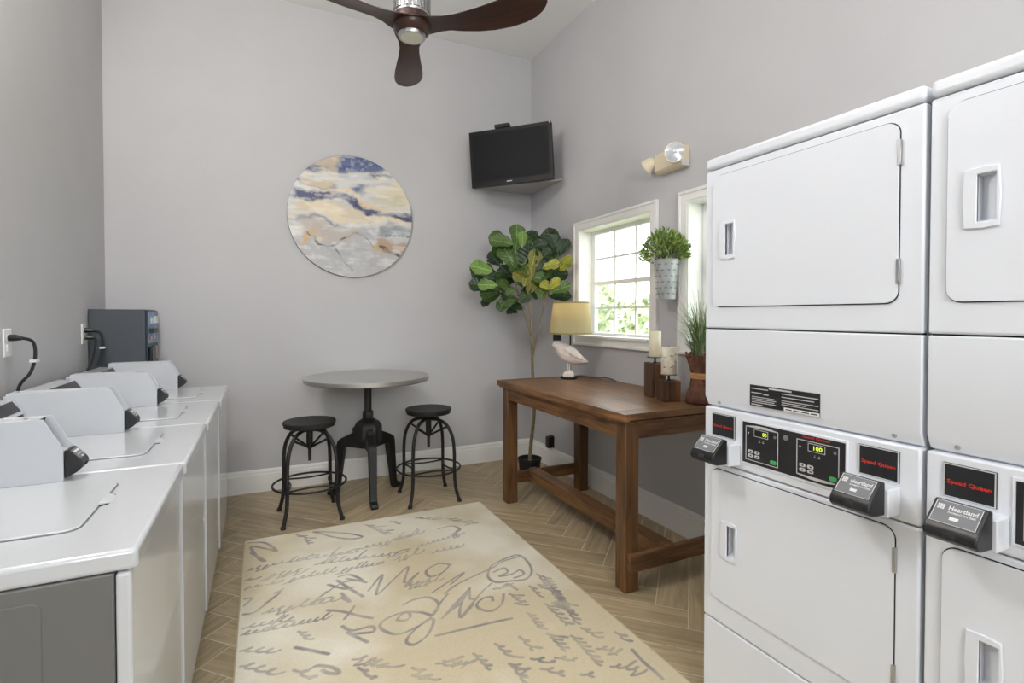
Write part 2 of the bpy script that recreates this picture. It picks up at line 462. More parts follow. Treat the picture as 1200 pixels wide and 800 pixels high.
WIN = [(2.79, 3.693), (1.553, 2.456)]         # openings in the right wall (y range)
WZ0, WZ1 = 1.22, 2.12
wall('wall_back', MB().box(LW - T, RW + T, BW, BW + T, -0.1, CH + 0.1))
wall('wall_left', MB().box(LW - T, LW, FW, BW, -0.1, CH + 0.1))
FX0, FX1, FZ0, FZ1 = -0.88, 0.53, 1.75, 3.25        # opening for the invented high window behind the viewpoint
wall('wall_front', MB().prism([(LW - T, -0.1), (RW + T, -0.1), (RW + T, CH + 0.1), (LW - T, CH + 0.1)], 1, FW - T, FW, holes=[[(FX0, FZ0), (FX1, FZ0), (FX1, FZ1), (FX0, FZ1)]]))
wall('wall_right', MB().prism([(FW, -0.1), (BW, -0.1), (BW, CH + 0.1), (FW, CH + 0.1)], 0, RW, RW + T,
                              holes=[[(a, WZ0), (b, WZ0), (b, WZ1), (a, WZ1)] for a, b in WIN]))
structure(MB().box(LW, RW, FW, BW, CH, CH + 0.1).build('ceiling', m_ceil))

# ---- floor: mortar bed with herringbone wood-look tiles laid on it, each a piece of its own
floor = structure(MB().box(LW, RW, FW, BW, -0.08, -0.0012).build('floor', m_grout))
PW, PN, GR = 0.1528, 6, 0.0026
PL = PW * PN
E1 = Vector((1, 1)).normalized(); E2 = Vector((-1, 1)).normalized()
P0 = Vector((1.813, 2.695))
def clip(poly, ax, val, keep_less):
    out = []
    for i in range(len(poly)):
        a, b = poly[i], poly[(i + 1) % len(poly)]
        ia = (a[ax] <= val) == keep_less; ib = (b[ax] <= val) == keep_less
        if ia: out.append(a)
        if ia != ib:
            t = (val - a[ax]) / (b[ax] - a[ax])
            out.append((a[0] + (b[0] - a[0]) * t, a[1] + (b[1] - a[1]) * t))
    return out
pm = MB().box(-PL / 2 + GR, PL / 2 - GR, -PW / 2 + GR, PW / 2 - GR, -0.0075, 0).mesh('plank')
pm.materials.append(m_plank)
def add_plank(u0, v0, du, dv):
    c = P0 + E1 * (u0 + du / 2) * PW + E2 * (v0 + dv / 2) * PW
    ang = R(45) if du > dv else R(135)
    pts = []
    ca, sa = math.cos(ang), math.sin(ang)
    for (px, py) in ((-1, -1), (1, -1), (1, 1), (-1, 1)):
        lx, ly = px * (PL / 2 - GR), py * (PW / 2 - GR)
        pts.append((c.x + lx * ca - ly * sa, c.y + lx * sa + ly * ca))
    y_lo = 0.2
    if all(LW < p[0] < RW and FW < p[1] < BW for p in pts):
        me = pm
    else:
        q = pts
        for ax, val, less in ((0, LW + 0.002, False), (0, RW - 0.002, True), (1, FW + 0.002, False), (1, BW - 0.002, True)):
            q = clip(q, ax, val, less)
            if len(q) < 3: return
        loc = []
        for p in q:
            dx, dy = p[0] - c.x, p[1] - c.y
            loc.append((dx * ca + dy * sa, -dx * sa + dy * ca))
        xs = [p[0] for p in loc]; ys = [p[1] for p in loc]
        if (max(xs) - min(xs)) * (max(ys) - min(ys)) < 0.0008: return
        me = MB().prism(loc, 2, -0.0075, 0).mesh('plank')
        me.materials.append(m_plank)
    o = bpy.data.objects.new('plank', me); C.objects.link(o)
    o.parent = floor
    o.location = (c.x, c.y, rnd.uniform(-0.0006, 0.0)); o.rotation_euler = (0, 0, ang)
seen = set()
for i in range(-60, 60):
    for j in range(-60, 60):
        m = (i - j) % (2 * PN)
        if m == 0:
            add_plank(i, j, PN, 1)
        elif m == 2 * PN - 1:                   # lowest cell of an upright piece
            add_plank(i, j, 1, PN)

# ---- baseboards with a stepped top
def base_profile(d):     # (distance from wall, height)
    return [(0, 0), (d, 0), (d, 0.135), (d - 0.003, 0.142), (d - 0.006, 0.144), (d - 0.006, 0.160), (d - 0.010, 0.172), (0, 0.178)]
bp = base_profile(0.018)
structure(MB().prism([(BW - p[0], p[1]) for p in bp], 0, LW, RW).build('baseboard_back', m_trim))
structure(MB().prism([(RW - p[0], p[1]) for p in bp], 1, FW, BW - 0.018).build('baseboard_right', m_trim))
structure(MB().prism([(LW + p[0], p[1]) for p in bp], 1, FW, BW - 0.018).build('baseboard_left', m_trim))

# ---- windows: casing, jambs, sill, sash, grille bars and single panes
m_glass = bpy.data.materials.new('window_glass')
m_glass.use_nodes = True
nt = m_glass.node_tree
nt.nodes.remove(nt.nodes['Principled BSDF'])
tr = nt.nodes.new('ShaderNodeBsdfTransparent'); tr.inputs['Color'].default_value = (0.97, 0.985, 0.975, 1)
gl = nt.nodes.new('ShaderNodeBsdfGlossy'); gl.inputs['Roughness'].default_value = 0.03
mx = nt.nodes.new('ShaderNodeMixShader'); mx.inputs[0].default_value = 0.06
nt.links.new(tr.outputs[0], mx.inputs[1]); nt.links.new(gl.outputs[0], mx.inputs[2])
nt.links.new(mx.outputs[0], nt.nodes['Material Output'].inputs[0])
m_sash = M('white_vinyl_sash', (238, 240, 240), 0.35)
def window(name, y0, y1):
    w = structure(MB().prism([(y0 - 0.066, WZ0 - 0.062), (y1 + 0.066, WZ0 - 0.062), (y1 + 0.066, WZ1 + 0.062), (y0 - 0.066, WZ1 + 0.062)], 0, RW - 0.016, RW - 0.0005,
                             holes=[[(y0, WZ0), (y1, WZ0), (y1, WZ1), (y0, WZ1)]]).build(name, m_trim, bevel=0.003))
    # raised outer band of the casing
    MB().prism([(y0 - 0.068, WZ0 - 0.064), (y1 + 0.068, WZ0 - 0.064), (y1 + 0.068, WZ1 + 0.064), (y0 - 0.068, WZ1 + 0.064)], 0, RW - 0.024, RW - 0.0005,
               holes=[[(y0 - 0.048, WZ0 - 0.044), (y1 + 0.048, WZ0 - 0.044), (y1 + 0.048, WZ1 + 0.044), (y0 - 0.048, WZ1 + 0.044)]]).build('casing_band', m_trim, w, bevel=0.003)
    MB().prism([(y0, WZ0), (y1, WZ0), (y1, WZ1), (y0, WZ1)], 0, RW - 0.010, RW + T,
               holes=[[(y0 + 0.012, WZ0 + 0.012), (y1 - 0.012, WZ0 + 0.012), (y1 - 0.012, WZ1 - 0.012), (y0 + 0.012, WZ1 - 0.012)]]).build('jamb', m_trim, w)
    a, b, zb, zt = y0 + 0.012, y1 - 0.012, WZ0 + 0.012, WZ1 - 0.012
    gx = RW + 0.13
    MB().prism([(a, zb), (b, zb), (b, zt), (a, zt)], 0, gx - 0.018, gx + 0.018,
               holes=[[(a + 0.05, zb + 0.03), (b - 0.05, zb + 0.03), (b - 0.05, zt - 0.03), (a + 0.05, zt - 0.03)]]).build('sash', m_sash, w, bevel=0.003)
    ga, gb, gz0, gz1 = a + 0.05, b - 0.05, zb + 0.03, zt - 0.03
    ys = [ga + (gb - ga) * k / 3 for k in range(4)]
    zs = [gz0 + (gz1 - gz0) * k / 4 for k in range(5)]
    for k in (1, 2):
        MB().box(gx - 0.008, gx + 0.008, ys[k] - 0.008, ys[k] + 0.008, gz0, gz1).build('grille_bar', m_sash, w)
    for k in (1, 2, 3):
        h = 0.016 if k == 2 else 0.008
        MB().box(gx - (0.014 if k == 2 else 0.007), gx + 0.007, ga, gb, zs[k] - h, zs[k] + h).build('grille_bar', m_sash, w)
    for i in range(3):
        for k in range(4):
            MB().box(gx - 0.002, gx + 0.002, ys[i] + 0.008, ys[i + 1] - 0.008, zs[k] + (0.016 if k == 2 else 0.008), zs[k + 1] - (0.016 if k == 1 else 0.008)).build('pane', m_glass, w)
    MB().box(RW - 0.03, RW + 0.10, y0 + 0.012, y1 - 0.012, WZ0 + 0.0, WZ0 + 0.02).build('window_sill', m_trim, w, bevel=0.003)
    return w
window('window_1', *WIN[0])
window('window_2', *WIN[1])

def added_front_window():  # invented window, built to frame the added fill lamp
    a, b, c, d = FX0, FX1, FZ0, FZ1
    w = structure(MB().prism([(a - 0.066, c - 0.066), (b + 0.066, c - 0.066), (b + 0.066, d + 0.066), (a - 0.066, d + 0.066)], 1, FW + 0.0005, FW + 0.018, holes=[[(a, c), (b, c), (b, d), (a, d)]]).build('added_window', m_trim, bevel=0.003))
    MB().prism([(a, c), (b, c), (b, d), (a, d)], 1, FW - T, FW + 0.01, holes=[[(a + 0.04, c + 0.04), (b - 0.04, c + 0.04), (b - 0.04, d - 0.04), (a + 0.04, d - 0.04)]]).build('sash', m_sash, w)
    for k in (1, 2):
        x = a + (b - a) * k / 3
        MB().box(x - 0.008, x + 0.008, FW - 0.09, FW - 0.07, c + 0.04, d - 0.04).build('grille_bar', m_sash, w)
    z = (c + d) / 2
    MB().box(a + 0.04, b - 0.04, FW - 0.09, FW - 0.07, z - 0.008, z + 0.008).build('grille_bar', m_sash, w)
    MB().box(a + 0.04, b - 0.04, FW - 0.083, FW - 0.079, c + 0.04, d - 0.04).build('pane', m_glass, w)
added_front_window()

# ---- what the windows look out on: lawn, white rail fence, hedge
m_lawn = M('lawn', (128, 150, 96), 0.9, col2=(168, 178, 128), vscale=6)
structure(MB().box(RW + T + 0.01, 40, -25, 35, -0.35, -0.3).build('ground_outside', m_lawn))
m_fence = M('fence_white', (236, 236, 230), 0.6)
fe = thing('rail_fence', 'white rail fence on the lawn outside the window', 'fence', (6.0, 5.5, -0.3))
for y in range(-6, 19, 2):
    MB().box(5.95, 6.05, y - 0.05, y + 0.05, -0.3, 1.15).build('post', m_fence, fe)
for z in (0.35, 0.75, 1.02):
    MB().box(5.97, 6.03, -7, 19, z - 0.06, z + 0.06).build('rail', m_fence, fe)
done()
m_hedge = M('hedge_leaves', (176, 190, 146), 0.8, col2=(222, 226, 200), vscale=3)
def shrub(label, c, rx, ry, rz, n, grp):
    t = thing('shrub', label, 'shrub', (c[0], c[1], -0.3), grp)
    mb = MB()
    for _ in range(n):
        a = rnd.uniform(0, 2 * math.pi); u = rnd.uniform(-0.9, 1); q = math.sqrt(max(0, 1 - u * u)) * rnd.uniform(0.75, 1.05)
        p = Vector((c[0] + rx * q * math.cos(a), c[1] + ry * q * math.sin(a), c[2] + rz * u))
        d = Vector((rnd.uniform(-1, 1), rnd.uniform(-1, 1), rnd.uniform(-1, 1))).normalized() * rnd.uniform(0.10, 0.2)
        e = d.cross(Vector((rnd.uniform(-1, 1), rnd.uniform(-1, 1), rnd.uniform(-1, 1)))).normalized() * rnd.uniform(0.05, 0.09)
        b = len(mb.v)
        mb.v += [p - d, p + e, p + d, p - e]
        mb.f.append([b, b + 1, b + 2, b + 3])
    mb.ball(c, rx * 0.8, ry * 0.8, rz * 0.85, 16, 10)
    f = mb.build('foliage', m_hedge, t); f['kind'] = 'stuff'
    MB().tube([(c[0], c[1], -0.3), (c[0], c[1], c[2])], [0.08, 0.04], 6).build('stem', m_bark, t)
    done()
shrub('tall pale green shrub outside beyond the window, behind the fence on the left', (8.4, 12.6, 0.9), 1.2, 1.6, 1.5, 2600, 'shrubs beyond the fence')
shrub('rounded green shrub outside in the middle of the window view', (8.4, 9.1, 0.7), 1.2, 1.5, 1.25, 2400, 'shrubs beyond the fence')
shrub('low green shrub outside at the right of the window view', (8.0, 5.8, 0.55), 1.1, 1.4, 1.15, 2200, 'shrubs beyond the fence')

# ================================================================== CEILING LIGHTS (lamps added out of view to light the room)
m_diff = M('added_diffuser_glow', (250, 248, 240), 0.6, emit=(255, 248, 236), estr=4.0)
def added_ceiling_light(label, cx, cy, lx, ly, watt):
    t = thing('added_ceiling_light', label, 'added light', (cx, cy, CH), 'added fill lights')
    MB().box(cx - lx / 2, cx + lx / 2, cy - ly / 2, cy + ly / 2, CH - 0.05, CH - 0.001).build('housing', m_trim, t, bevel=0.004)
    MB().box(cx - lx / 2 + 0.02, cx + lx / 2 - 0.02, cy - ly / 2 + 0.02, cy + ly / 2 - 0.02, CH - 0.075, CH - 0.05).build('diffuser', m_diff, t, bevel=0.008)
    la = bpy.data.lights.new('added_ceiling_lamp', 'AREA')
    la.shape = 'RECTANGLE'; la.size = lx; la.size_y = ly; la.energy = watt; la.color = (1.0, 0.985, 0.965)
    lo = bpy.data.objects.new('added_ceiling_lamp', la); C.objects.link(lo)
    lo.parent = t; lo.location = (0, 0, -0.08)
    done()
added_ceiling_light('added flush ceiling light, unseen behind the viewpoint', 1.25, -0.75, 1.2, 0.6, 18)
def added_globe_light(label, x, y, z, r_, watt):  # unseen glowing globe, added to brighten the upper back wall
    t = thing('added_globe_pendant', label, 'pendant light', (x, y, CH))
    MB().lathe([(0.06, CH - 0.025), (0.065, CH - 0.001), (0.0, CH - 0.001)], (x, y, 0), 24).build('canopy', m_trim, t, smooth=True)
    MB().tube([(x, y, CH - 0.025), (x, y, z + r_ - 0.005)], 0.008, 8).build('stem', m_trim, t)
    MB().ball((x, y, z), r_, seg=28, rings=16).build('globe', M('added_globe_glow', (250, 250, 248), 0.5, emit=(255, 251, 246), estr=watt / (4 * math.pi ** 2 * r_ * r_)), t, smooth='full')
    done()
added_globe_light('added round white globe light, unseen above the washers', -0.74, 1.95, 3.35, 0.17, 78)

# ================================================================== TOP-LOADING WASHERS (a row of four on the left wall)
# built about: x = 0 front face, y = 0 near side, z = 0 floor
WW = 0.70
def make_washer():
    t = thing('washing_machine', '', 'washer', (0, 0, 0), 'coin-operated top-loading washers')
    MB().box(-0.70, -0.036, 0.004, WW - 0.004, 0.03, 0.868).build('cabinet', m_side, t, bevel=0.004)
    MB().box(-0.034, -0.006, 0.002, WW - 0.002, 0.045, 0.866).build('front_panel', m_enamel_w, t, bevel=0.007, seg=3)
    MB().box(-0.66, -0.05, 0.02, WW - 0.02, 0.0, 0.03).build('toe_kick', m_gap, t)
    e = MB().prism(rr(-0.64, -0.152, 0.10, 0.837, 0.02), 1, 0.0015, 0.006).build('side_emboss', m_side, t, bevel=0.002)
    MB().box(-0.705, 0.006, 0.0, WW, 0.870, 0.914).build('top_panel', m_enamel_w, t, bevel=0.010, seg=4)
    # lid: hairline gap, then the slightly raised lid with a notch to lift it by
    MB().prism(rr(-0.572, -0.132, 0.158, 0.548, 0.034), 2, 0.9135, 0.9146).build('lid_gap', m_hair, t)
    lid = MB().prism(rr(-0.570, -0.135, 0.161, 0.545, 0.032), 2, 0.9142, 0.9195).build('lid', m_enamel_w, t, bevel=0.003)
    MB().prism([(-0.139, 0.325), (-0.118, 0.338), (-0.118, 0.418), (-0.139, 0.431)], 2, 0.9142, 0.9156).build('lift_notch', m_gap, lid)
    MB().add([(-0.136, 0.335, 0.916), (-0.136, 0.421, 0.916), (-0.112, 0.408, 0.9146), (-0.112, 0.348, 0.9146), (-0.136, 0.335, 0.921), (-0.136, 0.421, 0.921)],
             [(0, 1, 5, 4), (4, 5, 2, 3), (0, 3, 2, 1), (0, 4, 3), (1, 2, 5)]).build('lift_lip', m_enamel_w, lid)
    # control console along the back
    con = MB().prism([(-0.70, 0.914), (-0.585, 0.914), (-0.600, 1.030), (-0.630, 1.075), (-0.70, 1.080)], 1, 0.0, 0.612).build('console', m_enamel_w, t, bevel=0.004)
    a, b = Vector((-0.5862, 0, 0.935)), Vector((-0.5975, 0, 1.022))
    n = Vector((0.99, 0, 0.128)) * 0.002
    MB().obox(((a + b) / 2) + Vector((0, 0.306, 0)) + n, (b - a) / 2, (0, 0.285, 0), n * 0.5).build('control_fascia', m_fascia, con)
    a2, b2 = Vector((-0.602, 0, 1.034)), Vector((-0.628, 0, 1.072)); n2 = Vector((0.826, 0, 0.564)) * 0.0015
    MB().obox(((a2 + b2) / 2) + Vector((0, 0.306, 0)) + n2, (b2 - a2) / 2, (0, 0.285, 0), n2 * 0.5).build('display_strip', m_fascia, con)
    for yy in (0.08, 0.53):
        MB().lathe([(0.006, 0), (0.006, 0.003), (0.002, 0.004)], (-0.68, yy, 1.079), 10).build('screw', m_silver, con)
    # coin meter case: two cheeks with a recessed sloping face between them
    y0, y1 = 0.622, 0.700
    prof = [(-0.655, 0.9142), (-0.285, 0.9142), (-0.285, 1.012), (-0.330, 1.100), (-0.655, 1.100)]
    case = MB().prism(prof, 1, y0, y0 + 0.004).prism(prof, 1, y1 - 0.005, y1 - 0.001) \
        .prism([(-0.655, 0.9142), (-0.289, 0.9142), (-0.289, 0.998), (-0.312, 1.004), (-0.352, 1.072), (-0.345, 1.0985), (-0.655, 1.0985)], 1, y0 + 0.004, y1 - 0.005)  .build('meter_case', m_case, t, bevel=0.0012)
    MB().add([(-0.3505, y0 + 0.006, 1.073), (-0.3505, y1 - 0.007, 1.073), (-0.3435, y1 - 0.007, 1.097), (-0.3435, y0 + 0.006, 1.097)], [(0, 1, 2, 3)]).build('painted_shadow', m_gap, case)  # dark sheet stands in for the shade inside the recess
    for xx in (-0.63, -0.38):
        MB().lathe([(0.005, 0), (0.005, 0.003), (0.0015, 0.004)], (xx, (y0 + y1) / 2, 1.098), 10).build('screw', m_silver, case)
    # black coin slide on the front of the case
    cp = [(-0.2845, 1.004), (-0.274, 1.004), (-0.246, 0.972), (-0.241, 0.962), (-0.243, 0.950), (-0.256, 0.936), (-0.2845, 0.921)]
    cs = MB().prism(cp, 1, y0 + 0.007, y1 - 0.008).build('coin_slide', m_black, t, bevel=0.002)
    p, q = Vector((-0.2735, 0, 1.0035)), Vector((-0.2475, 0, 0.9735))
    d = (q - p); n3 = Vector((0.757, 0, 0.653))
    ymid = (y0 + y1) / 2
    MB().obox((p + q) / 2 + Vector((0, ymid - 0.0005, 0)) + n3 * 0.0008, d * 0.42, (0, 0.0275, 0), n3 * 0.0006).build('label_plate', m_greyplate, cs)
    for k, (wd, off, hh) in enumerate(((0.042, -0.20, 0.006), (0.034, 0.10, 0.0022), (0.012, 0.36, 0.005))):
        MB().obox((p + q) / 2 + d * off + Vector((0, ymid, 0)) + n3 * 0.0017, d.normalized() * hh * 0.5, (0, wd / 2, 0), n3 * 0.0003).build('print_line', m_whiteprint, cs)
    MB().obox((-0.2445, ymid, 0.955), (0.004, 0, 0), (0, 0.011, 0), (0, 0, 0.004)).build('coin_slot', m_gap, cs)
    MB().lathe([(0.0035, -0.003), (0.0035, 0.003)], (-0.2505, y1 - 0.02, 0.943), 8).build('lock', m_silver, cs)
    done()
    return t
washer0 = make_washer()
wl = ['white top-loading washer nearest the viewer with its grey side showing, left wall row',
      'second white top-loading washer from the viewer in the row on the left wall',
      'third white top-loading washer from the viewer, beside the second one',
      'farthest white top-loading washer, next to the dark change machine']
WY = [1.308 + 0.705 * k for k in range(4)]
for k in range(4):
    if k == 0:
        washer0.location = (-0.246, WY[0], 0); washer0['label'] = wl[0]
    else:
        dup(washer0, (-0.246 + 0.006 * k, WY[k], 0), 0, wl[k])

# ================================================================== CHANGE MACHINE on the left wall by the corner
m_slate = M('slate_metal', (70, 76, 82), 0.45, bump=0.05, bscale=300)
m_blue = M('blue_panel', (72, 108, 156), 0.4, col2=(150, 180, 208), vscale=14)
m_navy = M('navy_panel', (30, 40, 60), 0.4)
cx0, cx1, cy0, cy1 = LW + 0.004, -0.705, 4.145, 4.52
t = thing('change_machine', 'dark grey wall-mounted change machine with a blue front, behind the last washer', 'change machine', ((cx0 + cx1) / 2, (cy0 + cy1) / 2, 0.90))
MB().box(cx0, cx1, cy0, cy1, 0.90, 1.443).build('cabinet', m_slate, t, bevel=0.004)
fp = MB().box(cx1, cx1 + 0.012, cy0 + 0.006, cy1 - 0.006, 0.905, 1.438).build('front_door', m_navy, t, bevel=0.003)
MB().box(cx1 + 0.012, cx1 + 0.014, cy0 + 0.02, cy1 - 0.02, 1.215, 1.425).build('blue_panel', m_blue, fp)
MB().box(cx1 + 0.014, cx1 + 0.020, cy0 + 0.10, cy0 + 0.18, 1.35, 1.39).build('price_card', m_whiteprint, fp)
MB().box(cx1 + 0.014, cx1 + 0.024, cy1 - 0.15, cy1 - 0.05, 1.35, 1.40).build('price_card', m_whiteprint, fp)
MB().box(cx1 + 0.014, cx1 + 0.040, cy0 + 0.05, cy0 + 0.20, 1.285, 1.315).build('bill_slot', m_black, fp)
for k in range(4):
    MB().box(cx1 + 0.014, cx1 + 0.0155, cy0 + 0.05 + k * 0.06, cy0 + 0.085 + k * 0.06, 1.24, 1.262).build('coin_picture', m_lines if k % 2 else m_red, fp)
MB().box(cx1 + 0.012, cx1 + 0.032, cy0 + 0.04, cy0 + 0.19, 1.07, 1.19).build('coin_cup', m_black, fp, bevel=0.006)
MB().box(cx1 + 0.012, cx1 + 0.022, cy0 + 0.22, cy0 + 0.29, 1.10, 1.19).build('lock_plate', m_silver, fp, bevel=0.003)
done()

# ================================================================== WALL OUTLETS AND PLUGS
def outlet(label, y, z, face_x, s):
    t = thing('wall_outlet', label, 'outlet', (face_x, y, z), 'white outlets above the washers')
    MB().box(min(face_x, face_x + s * 0.007), max(face_x, face_x + s * 0.007), y - 0.038, y + 0.038, z - 0.062, z + 0.062).build('cover_plate', m_trim, t, bevel=0.003)
    for dz in (-0.022, 0.022):
        MB().prism(rr(y - 0.017, y + 0.017, z + dz - 0.015, z + dz + 0.015, 0.008), 0, face_x + s * 0.007, face_x + s * 0.009).build('socket', m_sash, t)
    done()
def plug_cord(label, pts, head, tagpos=None):
    t = thing('power_cord', label, 'cord', head)
    h = Vector(head)
    MB().tube([h, h + Vector((0.022, 0, 0)), h + Vector((0.045, 0, -0.002))], [0.015, 0.014, 0.009], 8).build('plug', m_black, t, smooth=True)
    MB().tube(catmull(pts, 6), 0.0065, 8).build('cable', m_blackm, t, smooth='full')
    if tagpos:
        p = Vector(tagpos)
        MB().box(p.x - 0.012, p.x + 0.012, p.y - 0.02, p.y + 0.02, p.z - 0.006, p.z + 0.006).build('cable_tag', m_whiteprint, t)
    done()
outlet('white outlet plate on the left wall nearer the viewer', 2.985, 1.282, LW, 1)
outlet('white outlet plate on the left wall beside the change machine', 4.05, 1.288, LW, 1)
plug_cord('black cord plugged into the nearer left-wall outlet', [(-0.96, 2.985, 1.303), (-0.925, 3.0, 1.285), (-0.918, 3.0, 1.22), (-0.93, 2.985, 1.15), (-0.965, 2.97, 1.09), (-0.98, 2.96, 0.98)], (-1.001, 2.985, 1.304), (-0.92, 3.0, 1.20))
plug_cord('upper black cord plugged in by the change machine', [(-0.96, 4.05, 1.309), (-0.925, 4.06, 1.29), (-0.915, 4.06, 1.22), (-0.92, 4.05, 1.15), (-0.935, 4.03, 1.09)], (-1.001, 4.05, 1.310), (-0.915, 4.06, 1.20))
plug_cord('lower black cord plugged in by the change machine', [(-0.96, 4.05, 1.264), (-0.945, 4.04, 1.25), (-0.945, 4.02, 1.19), (-0.955, 4.0, 1.12), (-0.975, 3.98, 1.06)], (-1.001, 4.05, 1.266))

# ================================================================== STACKED DRYERS on the right
DX = 1.45                       # front face
def make_dryer():
    y0, y1 = 0.702, 1.390
    xb = 2.33
    t = thing('stacked_dryer', 'white stacked coin dryer beside the wooden table, whole front showing', 'dryer', (DX + 0.4, (y0 + y1) / 2, 0), 'white stacked coin dryers')
    P = lambda name, a, b, c, d, bev=0.006, x=DX: MB().box(x, x + 0.03, a, b, c, d).build(name, m_enamel, t, bevel=bev, seg=3)
    MB().box(DX + 0.028, xb, y0 + 0.003, y1 - 0.003, 0.02, 1.918).build('cabinet', m_enamel, t, bevel=0.004)
    MB().box(DX - 0.004, xb, y0, y1, 1.922, 1.962).build('top_lid', m_enamel, t, bevel=0.012, seg=4)
    MB().box(DX + 0.02, xb - 0.02, y0 + 0.01, y1 - 0.01, 1.916, 1.924).build('lid_gap', m_gap, t)
    pocket = [(-0.017, -0.052), (0.017, -0.052), (0.017, 0.052), (-0.017, 0.052)]
    def door(z0, z1, hy, hz):
        a, b = 0.757, 1.352
        # front panel of the drum unit, dark line round the door, door leaf with a moulded pull
        gap = MB().prism(rr(a - 0.003, b + 0.003, z0 - 0.003, z1 + 0.003, 0.033), 0, DX - 0.0008, DX + 0.001, holes=[[(hy - 0.028, hz - 0.057), (hy + 0.014, hz - 0.057), (hy + 0.014, hz + 0.057), (hy - 0.028, hz + 0.057)]]).build('door_gap', m_gap, t)
        h0 = (hy - 0.026, hy + 0.012, hz - 0.055, hz + 0.055)
        hole = [(h0[0], h0[2]), (h0[1], h0[2]), (h0[1], h0[3]), (h0[0], h0[3])]
        d = MB().prism(rr(a, b, z0, z1, 0.03, 8), 0, DX - 0.007, DX + 0.0005, holes=[hole]).build('door', m_enamel, t, bevel=0.002)
        # pull: frame with bowed sides, then the cup behind it
        fo = [(hy - 0.030, hz - 0.066), (hy, hz - 0.069), (hy + 0.034, hz - 0.066), (hy + 0.037, hz), (hy + 0.034, hz + 0.066), (hy, hz + 0.069), (hy - 0.030, hz + 0.066), (hy - 0.033, hz)]
        MB().prism(fo, 0, DX - 0.013, DX - 0.0072, holes=[[(h0[0] + 0.002, h0[2] + 0.002), (h0[1] - 0.002, h0[2] + 0.002), (h0[1] - 0.002, h0[3] - 0.002), (h0[0] + 0.002, h0[3] - 0.002)]]).build('pull_frame', m_enamel, d, bevel=0.002)
        zc0, zc1 = h0[2], h0[3]
        ya, yb = h0[0], h0[1]
        xf, xk = DX - 0.009, DX + 0.020
        # cup: deep at the far edge, sloping out to the near edge
        MB().add([(xf, ya, zc0), (xf, yb, zc0), (xf, yb, zc1), (xf, ya, zc1), (DX - 0.004, ya + 0.002, zc0 + 0.004), (xk, yb, zc0 + 0.012), (xk, yb, zc1 - 0.004), (DX - 0.004, ya + 0.002, zc1 - 0.004)],
                 [(4, 5, 6, 7), (0, 1, 5, 4), (1, 2, 6, 5), (2, 3, 7, 6), (3, 0, 4, 7)]).build('pull_cup', m_enamel, d)
        for zz in (z0 + 0.08, z1 - 0.08):
            MB().box(DX - 0.0095, DX + 0.0, a - 0.006, a + 0.002, zz - 0.032, zz + 0.032).build('hinge', m_silver, d, bevel=0.001)
    # panels are cut out behind the pulls' cups so the cups are real recesses
    hU, hL = (1.284, 1.663), (1.268, 0.621)
    def panel(name, z0, z1, hc):
        hole = [(hc[0] - 0.031, hc[1] - 0.06), (hc[0] + 0.017, hc[1] - 0.06), (hc[0] + 0.017, hc[1] + 0.06), (hc[0] - 0.031, hc[1] + 0.06)]
        MB().prism([(y0, z0), (y1, z0), (y1, z1), (y0, z1)], 0, DX, DX + 0.029, holes=[hole]).build(name, m_enamel, t, bevel=0.006, seg=3)
    panel('upper_front', 1.357, 1.918, hU)
    door(1.433, 1.891, *hU)
    panel('lower_front', 0.313, 0.876, hL)
    door(0.396, 0.858, *hL)
    P('access_panel', y0, y1, 0.02, 0.309)
    MB().box(DX + 0.01, DX + 0.03, y0 + 0.005, y1 - 0.005, 0.30, 0.32).build('panel_gap', m_gap, t)
    MB().box(DX + 0.01, DX + 0.03, y0 + 0.005, y1 - 0.005, 1.345, 1.365).build('panel_gap', m_gap, t)
    # plain middle panel with its bevelled lower lip
    mid = MB().prism([(DX, 1.353), (DX, 1.112), (DX + 0.017, 1.078), (DX + 0.03, 1.078), (DX + 0.03, 1.353)], 1, y0, y1).build('middle_panel', m_enamel, t, bevel=0.004, seg=3)
    for yy in (1.331, 0.766):
        MB().lathe([(0.006, 0), (0.006, 0.002), (0.003, 0.004)], (DX + 0.008, yy, 1.093), 10, M3=Matrix.Rotation(R(-115), 3, 'Y')).build('screw', m_silver, mid)
    # warning label with its lines of print
    wl_ = MB().box(DX - 0.0012, DX, 0.957, 1.196, 1.106, 1.174).build('warning_label', m_fascia, t)
    def bar(ya, yb, z, h=0.003, mm=m_lines):
        MB().box(DX - 0.0017, DX - 0.0012, min(ya, yb), max(ya, yb), z - h / 2, z + h / 2).build('print_line', mm, wl_)
    bar(1.190, 1.128, 1.1625); bar(1.125, 1.047, 1.168, 0.005); bar(1.190, 1.150, 1.149); bar(1.146, 1.126, 1.147)
    for k in range(4): bar(1.188, 1.105 - 0.006 * (k % 2), 1.136 - k * 0.0058, 0.0022)
    bar(1.190, 1.148, 1.111)
    bar(1.080, 0.962, 1.158, 0.0025); bar(1.080, 0.975, 1.148, 0.0025); bar(1.080, 0.962, 1.137, 0.0022); bar(1.080, 1.002, 1.131, 0.0022); bar(1.080, 0.962, 1.125, 0.0022)
    bar(1.072, 0.958, 1.112, 0.011, m_whiteprint)
    for ya, yb in ((1.066, 1.045), (1.041, 1.02), (1.015, 0.99), (0.985, 0.964)):
        MB().box(DX - 0.0021, DX - 0.0016, yb, ya, 1.1105, 1.1135).build('serial_print', m_gap, wl_)
    # control strip
    P('control_panel', y0, y1, 0.880, 1.074)
    MB().box(DX - 0.003, DX + 0.001, 0.875, 1.229, 0.906, 1.056).build('fascia_frame', m_enamel, t, bevel=0.002)
    fa = MB().box(DX - 0.0045, DX - 0.001, 0.882, 1.221, 0.914, 1.048).build('control_fascia', m_fascia, t)
    xf = DX - 0.0045
    XD, YD = (0, -1, 0), (0, 0, 1)
